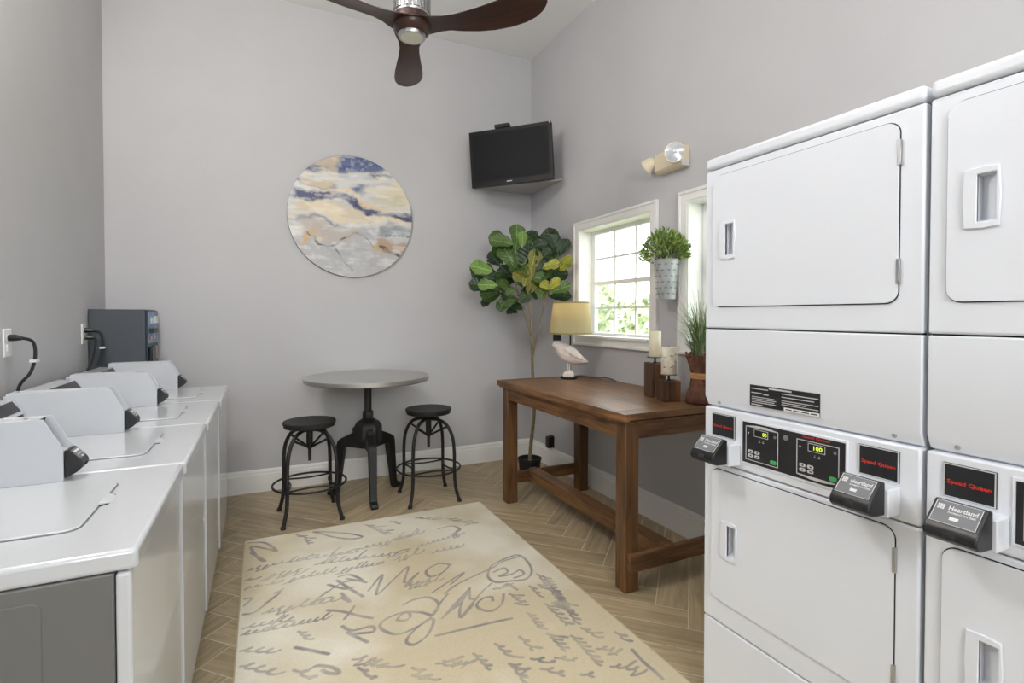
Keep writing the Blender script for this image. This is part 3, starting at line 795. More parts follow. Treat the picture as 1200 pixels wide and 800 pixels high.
    def outline(ya, yb, z0, z1, w, up):
        zt = 0.006
        if up: o = [(ya, z0), (yb, z0), (yb, z1), ((ya + yb) / 2 - 0.02, z1 + zt), ((ya + yb) / 2 + 0.02, z1 + zt), (ya, z1)]
        else: o = [(ya, z0), ((ya + yb) / 2 + 0.02, z0 - zt), ((ya + yb) / 2 - 0.02, z0 - zt), (yb, z0), (yb, z1), (ya, z1)]
        i = [(ya - w, z0 + w), (yb + w, z0 + w), (yb + w, z1 - w), (ya - w, z1 - w)]
        MB().prism(o, 0, xf - 0.0006, xf, holes=[i]).build('keypad_outline', m_lines, fa)
    def keypad(ya, yb, z0, z1, up, digits):
        outline(ya, yb, z0, z1, 0.0022, up)
        mid_ = (ya + yb) / 2
        dsp = MB().box(xf - 0.0010, xf, mid_ - 0.022, mid_ + 0.026, z1 - 0.028, z1 - 0.008).build('display', m_black, fa)
        MB().prism([(mid_ - 0.024, z1 - 0.030), (mid_ + 0.028, z1 - 0.030), (mid_ + 0.028, z1 - 0.006), (mid_ - 0.024, z1 - 0.006)], 0, xf - 0.0007, xf,
                   holes=[[(mid_ - 0.0225, z1 - 0.0285), (mid_ + 0.0265, z1 - 0.0285), (mid_ + 0.0265, z1 - 0.0075), (mid_ - 0.0225, z1 - 0.0075)]]).build('display_outline', m_lines, fa)
        if digits == '100': text('display_digits', digits, 0.027, m_led, fa, (xf - 0.0010, mid_ - 0.003, z1 - 0.018), XD, YD, 0.0005, 0.013)
        else: text('display_digits', digits, 0.016, m_led, fa, (xf - 0.0010, mid_ - 0.012, z1 - 0.018), XD, YD, 0.0005, 0.013)
        MB().lathe([(0.0045, 0), (0.0045, 0.0006)], (xf - 0.0006, yb + 0.012, z1 - 0.018), 12, M3=Matrix.Rotation(R(90), 3, 'Y')).build('round_mark', m_greyplate, fa)
        MB().prism([(ya - 0.008, z1 - 0.020), (ya - 0.014, z1 - 0.020), (ya - 0.011, z1 - 0.027)], 0, xf - 0.0005, xf).build('arrow_mark', m_lines, fa)
        for k in (0, 1):
            MB().box(xf - 0.0005, xf, mid_ + 0.004 - k * 0.013, mid_ + 0.010 - k * 0.013, z1 - 0.046, z1 - 0.044).build('print_line', m_lines, fa)
            MB().lathe([(0.0012, 0), (0.0012, 0.0005)], (xf - 0.0005, mid_ + 0.007 - k * 0.013, z1 - 0.040), 8, M3=Matrix.Rotation(R(90), 3, 'Y')).build('indicator', m_lines, fa)
        for r_ in (0, 1):
            for c_ in (0, 1):
                yy = ya - 0.019 - c_ * 0.025; zz = z0 + 0.030 - r_ * 0.014
                kb = MB().prism(rr(yy - 0.0095, yy + 0.0095, zz - 0.0052, zz + 0.0052, 0.004), 0, xf - 0.0010, xf).build('key', m_lines, fa)
                MB().box(xf - 0.0013, xf - 0.0010, yy - 0.004, yy + 0.002, zz - 0.002, zz + 0.002).build('key_mark', m_fascia, fa)
        yy, zz = yb + 0.017, z0 + 0.013
        MB().prism(rr(yy - 0.011, yy + 0.011, zz - 0.0065, zz + 0.0065, 0.005), 0, xf - 0.0010, xf).build('start_key', m_green_key, fa)
    keypad(1.208, 1.088, 0.924, 1.036, True, '00')
    keypad(1.026, 0.898, 0.926, 1.032, False, '100')
    MB().lathe([(0.009, 0), (0.009, 0.003), (0.0075, 0.0045)], (xf - 0.0040, 1.059, 1.026), 16, M3=Matrix.Rotation(R(90), 3, 'Y')).build('key_lock', m_silver, fa)
    text('red_lettering', 'Speed Queen', 0.082, m_red, fa, (xf, 0.966, 1.0415), XD, YD, 0.0006, 0.009)
    # brand squares and coin slides, one pair at each end
    for yc, cyc in ((1.304, 1.292), (0.798, 0.805)):
        bd = MB().box(DX - 0.003, DX + 0.001, yc - 0.050, yc + 0.050, 0.975, 1.056).build('brand_badge', m_fascia, t, bevel=0.001)
        MB().prism([(yc - 0.049, 0.976), (yc + 0.049, 0.976), (yc + 0.049, 1.055), (yc - 0.049, 1.055)], 0, DX - 0.0038, DX - 0.003,
                   holes=[[(yc - 0.0465, 0.9785), (yc + 0.0465, 0.9785), (yc + 0.0465, 1.0525), (yc - 0.0465, 1.0525)]]).build('badge_outline', m_lines, bd)
        text('red_lettering', 'Speed Queen', 0.083, m_red, bd, (DX - 0.003, yc, 1.012), XD, YD, 0.0007, 0.013)
        MB().box(1.396, DX, cyc - 0.060, cyc + 0.060, 0.896, 0.967).build('meter_block', m_enamel, t, bevel=0.003)
        sp = [(1.3955, 0.984), (1.379, 0.988), (1.336, 0.944), (1.327, 0.930), (1.327, 0.918), (1.337, 0.908), (1.350, 0.904), (1.3955, 0.902)]
        cs = MB().prism(sp, 1, cyc - 0.053, cyc + 0.045).build('coin_slide', m_black, t, bevel=0.003)
        p, q = Vector((1.379, 0, 0.988)), Vector((1.336, 0, 0.944))
        d = q - p; n = Vector((-0.715, 0, 0.699)); ym = cyc - 0.004
        MB().obox((p + q) / 2 + Vector((0, ym, 0)) + n * 0.0008, d * 0.44, (0, 0.042, 0), n * 0.0006).build('label_plate', m_greyplate, cs)
        fr = MB()
        for (yy, hw) in ((ym - 0.0415, 0.0005), (ym + 0.0415, 0.0005)):
            fr.obox((p + q) / 2 + Vector((0, yy, 0)) + n * 0.0016, d * 0.44, (0, hw, 0), n * 0.0003)
        for off in (-0.44, 0.44):
            fr.obox((p + q) / 2 + d * off + Vector((0, ym, 0)) + n * 0.0016, d.normalized() * 0.0005, (0, 0.042, 0), n * 0.0003)
        fr.build('plate_border', m_whiteprint, cs)
        up = -d.normalized()
        c0 = (p + q) / 2 + Vector((0, ym, 0)) + n * 0.0014
        text('white_lettering', 'Heartland', 0.052, m_whiteprint, cs, c0 + up * 0.012 + Vector((0, -0.010, 0)), XD, up, 0.0005, 0.011)
        text('white_lettering', 'PAYMENT SYSTEMS', 0.050, m_whiteprint, cs, c0 + up * 0.001 + Vector((0, -0.010, 0)), XD, up, 0.0005, 0.0045)
        lg = MB()
        for r_ in range(3):
            for c_ in range(3):
                lg.obox(c0 + up * (0.007 + 0.0045 * r_) + Vector((0, 0.026 + 0.0045 * c_, 0)) + n * 0.0006, (0, 0.0018, 0), up * 0.0018, n * 0.0003)
        lg.build('square_logo', m_whiteprint, cs)
        MB().obox(c0 - up * 0.013 + n * 0.0006, (0, 0.008, 0), up * 0.004, n * 0.0003).build('small_mark', m_whiteprint, cs)
        MB().ball((1.329, ym, 0.926), 0.006, 0.014, 0.011, 12, 8).build('thumb_hollow', m_gap, cs, smooth='full')
        MB().box(1.3245, 1.329, ym + 0.020, ym + 0.038, 0.921, 0.924).build('coin_slot', m_gap, cs)
        MB().box(1.3245, 1.329, ym - 0.038, ym - 0.020, 0.921, 0.924).build('coin_slot', m_gap, cs)
    done()
    return t
m_led = M('yellow_green_led', (200, 220, 60), 0.5, emit=(200, 225, 60), estr=1.0)
m_green_key = M('green_key', (72, 178, 104), 0.4)
dryer0 = make_dryer()
dup(dryer0, (dryer0.location.x, dryer0.location.y - 0.699, 0), 0, 'white stacked coin dryer cut off by the right edge of the picture')

# ================================================================== WOODEN CONSOLE TABLE
TZ = 0.914
TX0, TX1, TY0, TY1 = 1.600, 2.372, 2.040, 3.590
t = thing('wooden_table', 'long brown stained wooden table against the window wall', 'table', ((TX0 + TX1) / 2, (TY0 + TY1) / 2, 0))
top = MB().box(TX0 + 0.03, TX1 - 0.03, TY0 + 0.10, TY1 - 0.10, TZ - 0.034, TZ).build('tabletop', m_tw, t, bevel=0.001)
# boards of the top, breadboard ends and the frame moulding around the edge
for a, b in ((TY0 + 0.004, TY0 + 0.0985), (TY1 - 0.0985, TY1 - 0.004)):
    MB().box(TX0 + 0.03, TX1 - 0.03, a, b, TZ - 0.034, TZ).build('end_board', m_twx, top, bevel=0.0015)
MB().box(TX0, TX0 + 0.029, TY0, TY1, TZ - 0.040, TZ).build('edge_board', m_tw, top, bevel=0.003)
MB().box(TX1 - 0.029, TX1, TY0, TY1, TZ - 0.040, TZ).build('edge_board', m_tw, top, bevel=0.003)
MB().box(TX0 + 0.012, TX1 - 0.012, TY0 + 0.012, TY1 - 0.012, TZ - 0.052, TZ - 0.0405).build('moulding', m_tw, t, bevel=0.003)
LX = ((1.630, 1.714), (2.262, 2.346)); LY = ((2.075, 2.157), (3.462, 3.545))
for a, b in LX:
    for c, d in LY:
        MB().box(a, b, c, d, 0.0, TZ - 0.052).build('leg', m_twz, t, bevel=0.004)
AZ0, AZ1 = 0.775, TZ - 0.052
for x0 in (1.640, 2.318):
    MB().box(x0, x0 + 0.02, LY[0][1], LY[1][0], AZ0, AZ1).build('apron', m_tw, t, bevel=0.002)
for y0 in (2.083, 3.518):
    MB().box(LX[0][1], LX[1][0], y0, y0 + 0.02, AZ0, AZ1).build('apron', m_twx, t, bevel=0.002)
MB().box(1.640, 2.340, 2.043, 2.0745, 0.116, 0.202).build('end_stretcher', m_twx, t, bevel=0.003)
MB().box(1.640, 2.340, 3.5455, 3.577, 0.116, 0.202).build('end_stretcher', m_twx, t, bevel=0.003)
MB().box(1.850, 1.945, 2.0748, 3.5452, 0.128, 0.206).build('long_stretcher', m_tw, t, bevel=0.003)
MB().box(1.868, 1.927, 2.046, 2.0746, 0.2022, 0.212).build('tenon', m_twx, t, bevel=0.002)
MB().box(1.868, 1.927, 3.5454, 3.574, 0.2022, 0.212).build('tenon', m_twx, t, bevel=0.002)
done()

# ================================================================== BIRD LAMP
RV = Vector((0.9011, -0.4337, 0)); AV = Vector((0.4337, 0.9011, 0)); ZV = Vector((0, 0, 1))
LB = Vector((2.135, 3.42, TZ))
m_bird = M('whitewashed_bird', (232, 214, 200), 0.8, col2=(246, 240, 234), vscale=40, bump=0.6, bscale=55)
m_shade = bpy.data.materials.new('burlap_shade')
m_shade.use_nodes = True
nt = m_shade.node_tree
pb = nt.nodes['Principled BSDF']
pb.inputs['Base Color'].default_value = lin((198, 196, 158)); pb.inputs['Roughness'].default_value = 0.95
tl = nt.nodes.new('ShaderNodeBsdfTranslucent'); tl.inputs['Color'].default_value = lin((224, 214, 170))
ms = nt.nodes.new('ShaderNodeMixShader'); ms.inputs[0].default_value = 0.4
tcn = nt.nodes.new('ShaderNodeTexCoord'); mpn = nt.nodes.new('ShaderNodeMapping'); mpn.inputs['Scale'].default_value = (260, 260, 90)
nz = nt.nodes.new('ShaderNodeTexNoise'); nz.inputs['Scale'].default_value = 1.0
bpn = nt.nodes.new('ShaderNodeBump'); bpn.inputs['Strength'].default_value = 0.5; bpn.inputs['Distance'].default_value = 0.004
nt.links.new(tcn.outputs['Object'], mpn.inputs['Vector']); nt.links.new(mpn.outputs['Vector'], nz.inputs['Vector'])
nt.links.new(nz.outputs['Fac'], bpn.inputs['Height']); nt.links.new(bpn.outputs['Normal'], pb.inputs['Normal'])
nt.links.new(pb.outputs[0], ms.inputs[1]); nt.links.new(tl.outputs[0], ms.inputs[2])
nt.links.new(ms.outputs[0], nt.nodes['Material Output'].inputs[0])
t = thing('table_lamp', 'table lamp with a white carved bird on its base and a green-beige burlap shade', 'lamp', LB)
MB().lathe([(0.062, 0), (0.066, 0.004), (0.066, 0.012), (0.058, 0.018), (0.0, 0.018)], LB, 28).build('base', m_blackm, t, smooth=True)
rock = MB()
for dx, dy, h, r_ in ((-0.022, 0, 0.036, 0.026), (0.012, -0.01, 0.048, 0.03), (0.02, 0.016, 0.036, 0.024), (-0.006, 0.02, 0.032, 0.022)):
    rock.lathe([(r_, 0), (r_ * 0.95, h * 0.5), (r_ * 0.55, h * 0.85), (0.004, h)], LB + RV * dx + AV * dy + ZV * 0.018, 9)
rock.build('carved_rock', m_bird, t)
def bp_(px, py):     # bird points: metres along the lamp's width and up
    return LB + RV * ((px - 663.5) * 0.00662) + ZV * ((443.4 - py) * 0.00662)
bird = MB()
secs = [(644.0, 404.5, 0.8), (645.5, 404, 2.6), (648, 403.5, 4.6), (651.5, 405, 6.2), (656, 409, 8.4), (661, 413.5, 10.0), (667, 417, 9.6), (673, 420, 7.4), (679, 422.3, 4.4), (683, 423.3, 2.4), (686, 424, 0.9)]
seg = 14
vs = []; fs = []
for i, (px, py, hh) in enumerate(secs):
    a = secs[max(i - 1, 0)]; b = secs[min(i + 1, len(secs) - 1)]
    tx, ty = b[0] - a[0], b[1] - a[1]
    l = math.hypot(tx, ty); nx, ny = -ty / l, tx / l
    c = bp_(px, py); r_ = hh * 0.00662
    up = (RV * nx - ZV * ny)
    for j in range(seg):
        an = 2 * math.pi * j / seg
        vs.append(c + up * (r_ * math.cos(an)) + AV * (r_ * 0.78 * math.sin(an)))
for i in range(len(secs) - 1):
    for j in range(seg):
        k = (j + 1) % seg
        fs.append((i * seg + j, i * seg + k, (i + 1) * seg + k, (i + 1) * seg + j))
fs.append(list(range(seg))); fs.append([(len(secs) - 1) * seg + j for j in range(seg)])
bd = bird.add(vs, fs).build('bird', m_bird, t, smooth='full')
for s_ in (-1, 1):
    MB().ball(bp_(648.5, 402.0) + AV * (0.024 * s_), 0.0035, seg=8, rings=6).build('eye', m_black, bd)
    w = MB()
    pts = [bp_(657, 408), bp_(668, 415), bp_(680, 421.5)]
    w.tube(catmull([p + AV * (s_ * q) for p, q in zip(pts, (0.05, 0.046, 0.022))], 5), [0.004, 0.007, 0.010, 0.013, 0.015, 0.016, 0.015, 0.012, 0.008, 0.005, 0.002], 8).build('wing', m_bird, bd, smooth='full')
for dx in (-1.0, 1.5):
    MB().tube([bp_(663 + dx, 423), bp_(663 + dx, 436)], 0.006, 7).build('bird_leg', m_bird, bd)
PX = LB + RV * 0.020 + AV * 0.075
MB().lathe([(0.030, 0), (0.030, 0.006), (0.0, 0.006)], Vector((PX.x, PX.y, TZ + 0.0005)), 16).build('pole_foot', m_blackm, t)
MB().tube([PX + ZV * 0.006, PX + ZV * 0.42, LB + RV * 0.02 + ZV * 0.44], 0.006, 8).build('pole', m_blackm, t, smooth=True)
SC = LB + RV * 0.016
MB().lathe([(0.017, 0.40), (0.017, 0.45), (0.013, 0.47)], SC, 14).build('socket', m_blackm, t, smooth=True)
m_bulb = M('lit_bulb', (255, 220, 160), 0.4, emit=(255, 190, 110), estr=9.0)
MB().lathe([(0.0, 0.455), (0.012, 0.46), (0.014, 0.48), (0.028, 0.515), (0.030, 0.535), (0.022, 0.558), (0.0, 0.566)], SC, 16).build('bulb', m_bulb, t, smooth='full')
sh = MB().lathe([(0.168, 0.347), (0.138, 0.592), (0.1365, 0.592), (0.1665, 0.347), (0.168, 0.347)], SC, 48).build('shade', m_shade, t, smooth=True)
m_hem = M('shade_hem', (150, 142, 100), 0.95)
MB().lathe([(0.1695, 0.345), (0.1685, 0.357), (0.1665, 0.357), (0.1675, 0.345), (0.1695, 0.345)], SC, 48).build('hem', m_hem, sh, smooth=True)
MB().lathe([(0.1395, 0.582), (0.1385, 0.594), (0.1365, 0.594), (0.1375, 0.582), (0.1395, 0.582)], SC, 48).build('hem', m_hem, sh, smooth=True)
hb = MB()
for k in range(3):
    a = k * 2 * math.pi / 3 + 0.4
    hb.tube([SC + ZV * 0.575, SC + Vector((math.cos(a) * 0.137, math.sin(a) * 0.137, 0.585))], 0.002, 6)
hb.build('shade_spider', m_blackm, t)
MB().obox(SC - RV * 0.105 + AV * 0.02 + ZV * 0.325, RV * 0.032, AV * 0.018, ZV * 0.03).build('switch_box', m_blackm, t, bevel=0.004)
lb = bpy.data.lights.new('lamp_bulb_light', 'POINT'); lb.energy = 4.0; lb.color = (1.0, 0.72, 0.42); lb.shadow_soft_size = 0.03
lo = bpy.data.objects.new('lamp_bulb_light', lb); C.objects.link(lo); lo.parent = t; lo.location = SC + ZV * 0.60 - LB
lo.location = (SC.x - LB.x, SC.y - LB.y, 0.575)
done()
cd = MB().tube(catmull([(2.22, 3.50, TZ + 0.006), (2.30, 3.40, TZ + 0.006), (2.385, 3.2, TZ + 0.004), (2.392, 2.95, 0.84), (2.392, 2.72, 0.76), (2.392, 2.52, 0.735), (2.392, 2.36, 0.78), (2.392, 2.25, 0.87)], 6), 0.0035, 7)
tag(cd.build('lamp_cord', m_blackm, None, smooth='full'), 'thin black lamp cord drooping below the back edge of the wooden table', 'cord')

# ================================================================== CANDLES ON WOOD BLOCKS
m_block = wood_mat('dark_rustic_block', (78, 46, 28), (150, 100, 62), axis=2, scale=1.6, rough=0.7)
m_bdark = wood_mat('burnt_block', (50, 33, 24), (104, 74, 52), axis=2, scale=1.6, rough=0.75)
m_specks = M('speckled_candle', (226, 214, 188), 0.5, col2=(238, 232, 212), vscale=30)
def candle_set(lab_h, lab_c, c, ang, h, ch, cr, mats, cm, marks=False):
    c = Vector((*c, TZ))
    ca, sa = math.cos(ang), math.sin(ang)
    ux, uy = Vector((ca, sa, 0)), Vector((-sa, ca, 0))
    t = thing('candle_holder', lab_h, 'candle holder', c, 'rustic wood candle holders')
    w = 0.052
    n = 3
    for k in range(n):            # block glued up from upright staves
        x = -w + (2 * w / n) * (k + 0.5)
        MB().obox(c + ux * x + ZV * ((h - 0.004 * (k % 2)) / 2), ux * (w / n - 0.0008), uy * (w - 0.002 * k), ZV * ((h - 0.004 * (k % 2)) / 2)).build('stave', mats[k % len(mats)], t, bevel=0.003)
    MB().lathe([(0.012, h - 0.002), (0.012, h + 0.003), (0.006, h + 0.005), (0.006, h + 0.028)], c, 12).build('stem', m_blackm, t, smooth=True)
    pl = MB().lathe([(0.012, h + 0.0265), (0.046, h + 0.030), (0.049, h + 0.036), (0.045, h + 0.033), (0.0, h + 0.031)], c, 24).build('dish', M('pewter', (150, 148, 140), 0.4, metal=0.7), t, smooth=True)
    done()
    z0 = h + 0.0335
    t2 = thing('pillar_candle', lab_c, 'candle', c + ZV * z0, 'cream pillar candles')
    body = MB().lathe([(cr - 0.002, z0), (cr, z0 + 0.003), (cr, z0 + ch - 0.004), (cr - 0.003, z0 + ch), (cr * 0.75, z0 + ch - 0.003), (cr * 0.3, z0 + ch - 0.007), (0.0, z0 + ch - 0.008)], c, 28).build('wax', cm, t2, smooth=True)
    MB().tube([c + ZV * (z0 + ch - 0.008), c + ZV * (z0 + ch + 0.008), c + ux * 0.002 + ZV * (z0 + ch + 0.012)], 0.0012, 6).build('wick', m_blackm, t2)
    if marks:
        mk = MB()
        r3 = random.Random(3)
        for _ in range(26):
            a = R(225) + r3.uniform(-1.4, 1.4); zz = z0 + r3.uniform(0.25, 0.75) * ch
            p = c + Vector((math.cos(a), math.sin(a), 0)) * (cr + 0.0004) + ZV * zz
            tg = Vector((-math.sin(a), math.cos(a), 0))
            mk.obox(p, tg * r3.uniform(0.002, 0.007) + ZV * r3.uniform(-0.003, 0.003), Vector((math.cos(a), math.sin(a), 0)) * 0.0004, ZV * 0.0014)
        mk.build('printed_pattern', M('candle_print', (140, 122, 98), 0.7), t2)
    done()
candle_set('taller dark rustic wood block candle holder, left of the pair on the table', 'plain cream pillar candle on the taller wood block', (2.132, 2.438), R(-24), 0.205, 0.155, 0.036, (m_bdark, m_block, m_bdark), m_candle)
candle_set('shorter dark rustic wood block candle holder beside the twig vase', 'patterned cream pillar candle on the shorter wood block', (2.098, 2.282), R(-18), 0.118, 0.155, 0.043, (m_bdark, m_bdark, m_block), m_specks, True)

# ================================================================== TWIG VASE WITH GRASS
VC = Vector((2.196, 2.128, TZ))
m_twig = M('dark_twigs', (78, 48, 38), 0.8, col2=(126, 84, 66), vscale=30)
t = thing('grass_vase', 'hourglass vase of dark twigs tied with twine, holding green grass', 'vase', VC)
tw = MB()
nT = 64
for k in range(nT):
    a0 = 2 * math.pi * k / nT
    pts = []
    dl = rnd.uniform(-0.008, 0.012)
    for (h, r_) in ((0.006, 0.086), (0.05, 0.078), (0.10, 0.062), (0.155, 0.053), (0.20, 0.062), (0.24, 0.074), (0.275 + dl, 0.086)):
        a = a0 + h * 2.2
        pts.append(VC + Vector((r_ * math.cos(a), r_ * math.sin(a), h)))
    tw.tube(pts, rnd.uniform(0.0036, 0.0052), 5)
tw.build('twig_bundle', m_twig, t, smooth='full')['kind'] = 'stuff'
MB().lathe([(0.078, 0.004), (0.058, 0.12), (0.048, 0.155), (0.060, 0.21), (0.075, 0.255), (0.0, 0.255)], VC, 24).build('core', m_twig, t, smooth=True)
tn = MB()
for k in range(4):
    tn.ring((VC.x, VC.y, VC.z + 0.143 + k * 0.008), 0.0585, 0.0046, 28, 6)
tn.build('twine', M('twine', (186, 142, 92), 0.9), t, smooth='full')
m_gr = M('grass_blade', (78, 116, 56), 0.6, col2=(132, 160, 104), vscale=20)
m_gr2 = M('pale_seed_stem', (176, 184, 156), 0.7, col2=(206, 206, 188), vscale=20)
def blades(n, mat, hmin, hmax, spread, w, name):
    g = MB()
    for _ in range(n):
        a = rnd.uniform(0, 2 * math.pi); r0 = rnd.uniform(0, 0.05)
        p = VC + Vector((r0 * math.cos(a), r0 * math.sin(a), 0.25))
        h = rnd.uniform(hmin, hmax); s_ = rnd.uniform(0.02, spread)
        a += rnd.uniform(-0.7, 0.7)
        d = Vector((math.cos(a), math.sin(a), 0)); sd = Vector((-math.sin(a), math.cos(a), 0))
        n_ = 5
        b = len(g.v)
        for i in range(n_ + 1):
            q = i / n_
            c = p + d * (s_ * q ** 1.8) + ZV * (h * q - 0.25 * s_ * q ** 3)
            c.x = min(c.x, RW - 0.03)
            ww = w * (1 - q) ** 0.7 + 0.0003
            g.v += [c - sd * ww, c + sd * ww]
        for i in range(n_):
            g.f.append([b + 2 * i, b + 2 * i + 1, b + 2 * i + 3, b + 2 * i + 2])
    o = g.build(name, mat, t); o['kind'] = 'stuff'
blades(300, m_gr, 0.14, 0.34, 0.20, 0.0034, 'grass_blades')
blades(130, m_gr2, 0.22, 0.44, 0.22, 0.0015, 'seed_stems')
done()

# ================================================================== WALL PLANTER
PC = Vector((2.322, 2.553, 1.505))
t = thing('wall_planter', 'galvanised metal bucket with leafy green plant hung between the two windows', 'planter', PC)
bk = MB().lathe([(0.0, 0.0), (0.056, 0.0), (0.058, 0.004), (0.079, 0.250), (0.081, 0.252), (0.079, 0.254), (0.076, 0.25), (0.055, 0.006), (0.0, 0.006)], PC, 36).build('bucket', m_zinc, t, smooth=True)
sl = MB()
for r_ in range(6):
    z = 0.035 + r_ * 0.037
    rad = 0.058 + (0.079 - 0.058) * z / 0.25
    for k in range(12):
        a = 2 * math.pi * (k + 0.5 * (r_ % 2)) / 12
        tg = Vector((-math.sin(a), math.cos(a), 0)); rd = Vector((math.cos(a), math.sin(a), 0))
        sl.obox(PC + rd * (rad + 0.0006) + ZV * z, tg * 0.0085, rd * 0.0012, ZV * 0.0022)
sl.build('punched_slots', M('slot_dark', (88, 92, 98), 0.6), bk)
MB().box(RW - 0.012, RW - 0.0005, PC.y - 0.012, PC.y + 0.012, PC.z + 0.22, PC.z + 0.25).build('hanger', m_silver, t)
MB().lathe([(0.076, 0.238), (0.0, 0.242)], PC, 24).build('soil', m_gap, t)
fo = MB(); fo2 = MB()
for k in range(900):
    a = rnd.uniform(0, 2 * math.pi); u = rnd.uniform(-0.25, 1); q = math.sqrt(max(0, 1 - u * u)) * rnd.uniform(0.45, 1.0) ** 0.5
    p = PC + Vector((-0.012, 0.008, 0.285)) + Vector((0.135 * q * math.cos(a), 0.19 * q * math.sin(a), 0.175 * u * rnd.uniform(0.6, 1)))
    p.x = min(p.x, RW - 0.03)
    d = (p - PC - Vector((0, 0, 0.22)) + Vector((rnd.uniform(-1, 1), rnd.uniform(-1, 1), rnd.uniform(-1, 1))) * 0.09).normalized() * rnd.uniform(0.012, 0.02)
    e = d.cross(Vector((rnd.uniform(-1, 1), rnd.uniform(-1, 1), rnd.uniform(-1, 1)))).normalized() * rnd.uniform(0.005, 0.009)
    g = fo if k % 3 else fo2
    b = len(g.v)
    g.v += [p - d, p - d * 0.1 + e, p + d, p - d * 0.1 - e]
    g.f.append([b, b + 1, b + 2, b + 3])
fo.build('leaves', M('boxwood_green', (74, 104, 38), 0.5, col2=(116, 142, 56), vscale=40), t)['kind'] = 'stuff'
fo2.build('new_leaves', M('boxwood_light', (140, 162, 78), 0.5, col2=(176, 190, 104), vscale=40), t)['kind'] = 'stuff'
stm = MB()
for k in range(22):
    a = rnd.uniform(0, 2 * math.pi); q = rnd.uniform(0.02, 0.13)
    e_ = PC + Vector((min(0.06, q * math.cos(a)), q * 1.1 * math.sin(a), 0.30 + rnd.uniform(0, 0.10)))
    stm.tube([PC + Vector((0.03 * math.cos(a), 0.03 * math.sin(a), 0.235)), (PC + ZV * 0.27 + e_) / 2, e_], 0.0016, 5)
stm.build('stems', m_dgreen, t)
done()

# ================================================================== EMERGENCY LIGHT
EC = Vector((RW, 2.555, 2.395))
t = thing('emergency_light', 'beige twin-head emergency light high on the window wall', 'emergency light', EC)
MB().prism([(RW - 0.001, 2.335), (RW - 0.050, 2.335), (RW - 0.072, 2.352), (RW - 0.066, 2.462), (RW - 0.001, 2.466)], 1, 2.446, 2.690).build('housing', m_beige, t, bevel=0.004)
m_lens = M('clear_lens', (214, 218, 224), 0.12, metal=0.6)
def head(c, d, r_):
    c = Vector(c); d = Vector(d).normalized()
    M3 = d.to_track_quat('Z', 'Y').to_matrix()
    h = MB().lathe([(0.0, -0.062), (r_ * 0.45, -0.056), (r_ * 0.8, -0.035), (r_ * 0.98, 0.0), (r_ * 1.04, 0.004), (r_ * 1.04, 0.014), (r_ * 0.96, 0.014)], c, 28, M3=M3).build('lamp_head', m_beige, t, smooth=True)
    MB().lathe([(0.0, 0.010), (r_ * 0.5, 0.0115), (r_ * 0.95, 0.0145), (r_ * 0.5, 0.022), (0.0, 0.026)], c, 24, M3=M3).build('lens', m_lens, h, smooth=True)
    MB().ball(c + d * 0.024, 0.010, seg=10, rings=8).build('lamp_bulb', m_whiteprint, h, smooth='full')
head((RW - 0.100, 2.472, 2.412), (-0.62, -0.72, 0.0), 0.060)
head((RW - 0.075, 2.742, 2.402), (-0.25, 0.78, -0.50), 0.050)
MB().tube([(RW - 0.05, 2.685, 2.40), (RW - 0.05, 2.72, 2.40)], 0.012, 8).build('swivel', m_beige, t)
MB().obox((RW - 0.038, 2.4445, 2.345), (0.03, 0, 0), (0, 0.006, 0), (0, 0, 0.01)).build('test_switch', m_lines, t)
done()

# ================================================================== TELEVISION IN THE CORNER
TVX = Vector((0.734, -0.678, 0)); TVN = Vector((-0.678, -0.734, 0))
TVC = Vector((1.958, 4.098, 2.800))
roll = R(2.2)
tx = TVX * math.cos(roll) + ZV * math.sin(roll); tz = ZV * math.cos(roll) - TVX * math.sin(roll)
tilt = R(3)
tn_ = (TVN * math.cos(tilt) - tz * math.sin(tilt)).normalized(); tz = tx.cross(tn_) * -1.0
tz = tz if tz.z > 0 else -tz
t = thing('television', 'black flat television mounted in the corner near the ceiling', 'television', TVC - ZV * 0.25)
hw, hh = 0.374, 0.243
MB().obox(TVC - tn_ * 0.026, tx * hw, tz * hh, tn_ * 0.022).build('casing', m_tvb, t, bevel=0.008)
fr = MB()
fr.obox(TVC + tz * (hh - 0.014), tx * hw, tz * 0.014, tn_ * 0.006)
fr.obox(TVC - tz * (hh - 0.024), tx * hw, tz * 0.024, tn_ * 0.006)
for s_ in (-1, 1):
    fr.obox(TVC + tx * s_ * (hw - 0.014) + tz * 0.010, tx * 0.014, tz * (hh - 0.038), tn_ * 0.006)
fr.build('bezel', m_tvb, t)
MB().obox(TVC + tz * 0.010, tx * (hw - 0.028), tz * (hh - 0.038), tn_ * 0.003).build('screen', m_tvs, t)
MB().obox(TVC - tz * (hh - 0.026) - tx * 0.02 + tn_ * 0.0062, tx * 0.024, tz * 0.004, tn_ * 0.0006).build('maker_mark', m_lines, t)
MB().obox(TVC + tx * (hw - 0.012) + tz * (hh - 0.008) + tn_ * 0.0065, tx * 0.005, tz * 0.005, tn_ * 0.0006).build('sticker', m_whiteprint, t)
MB().obox(TVC - tn_ * 0.07, tx * 0.16, tz * 0.12, tn_ * 0.022).build('back_bulge', m_tvb, t, bevel=0.01)
MB().obox(TVC - tn_ * 0.12, tx * 0.03, tz * 0.05, tn_ * 0.03).build('mount_plate', m_blackm, t)
MB().tube([TVC - tn_ * 0.14, TVC - tn_ * 0.30, Vector((RW - 0.05, BW - 0.05, TVC.z))], 0.022, 10).build('mount_arm', m_blackm, t)
MB().prism([(RW - 0.001, BW - 0.001), (RW - 0.11, BW - 0.001), (RW - 0.001, BW - 0.11)], 2, TVC.z - 0.09, TVC.z + 0.09).build('wall_bracket', m_blackm, t)
done()
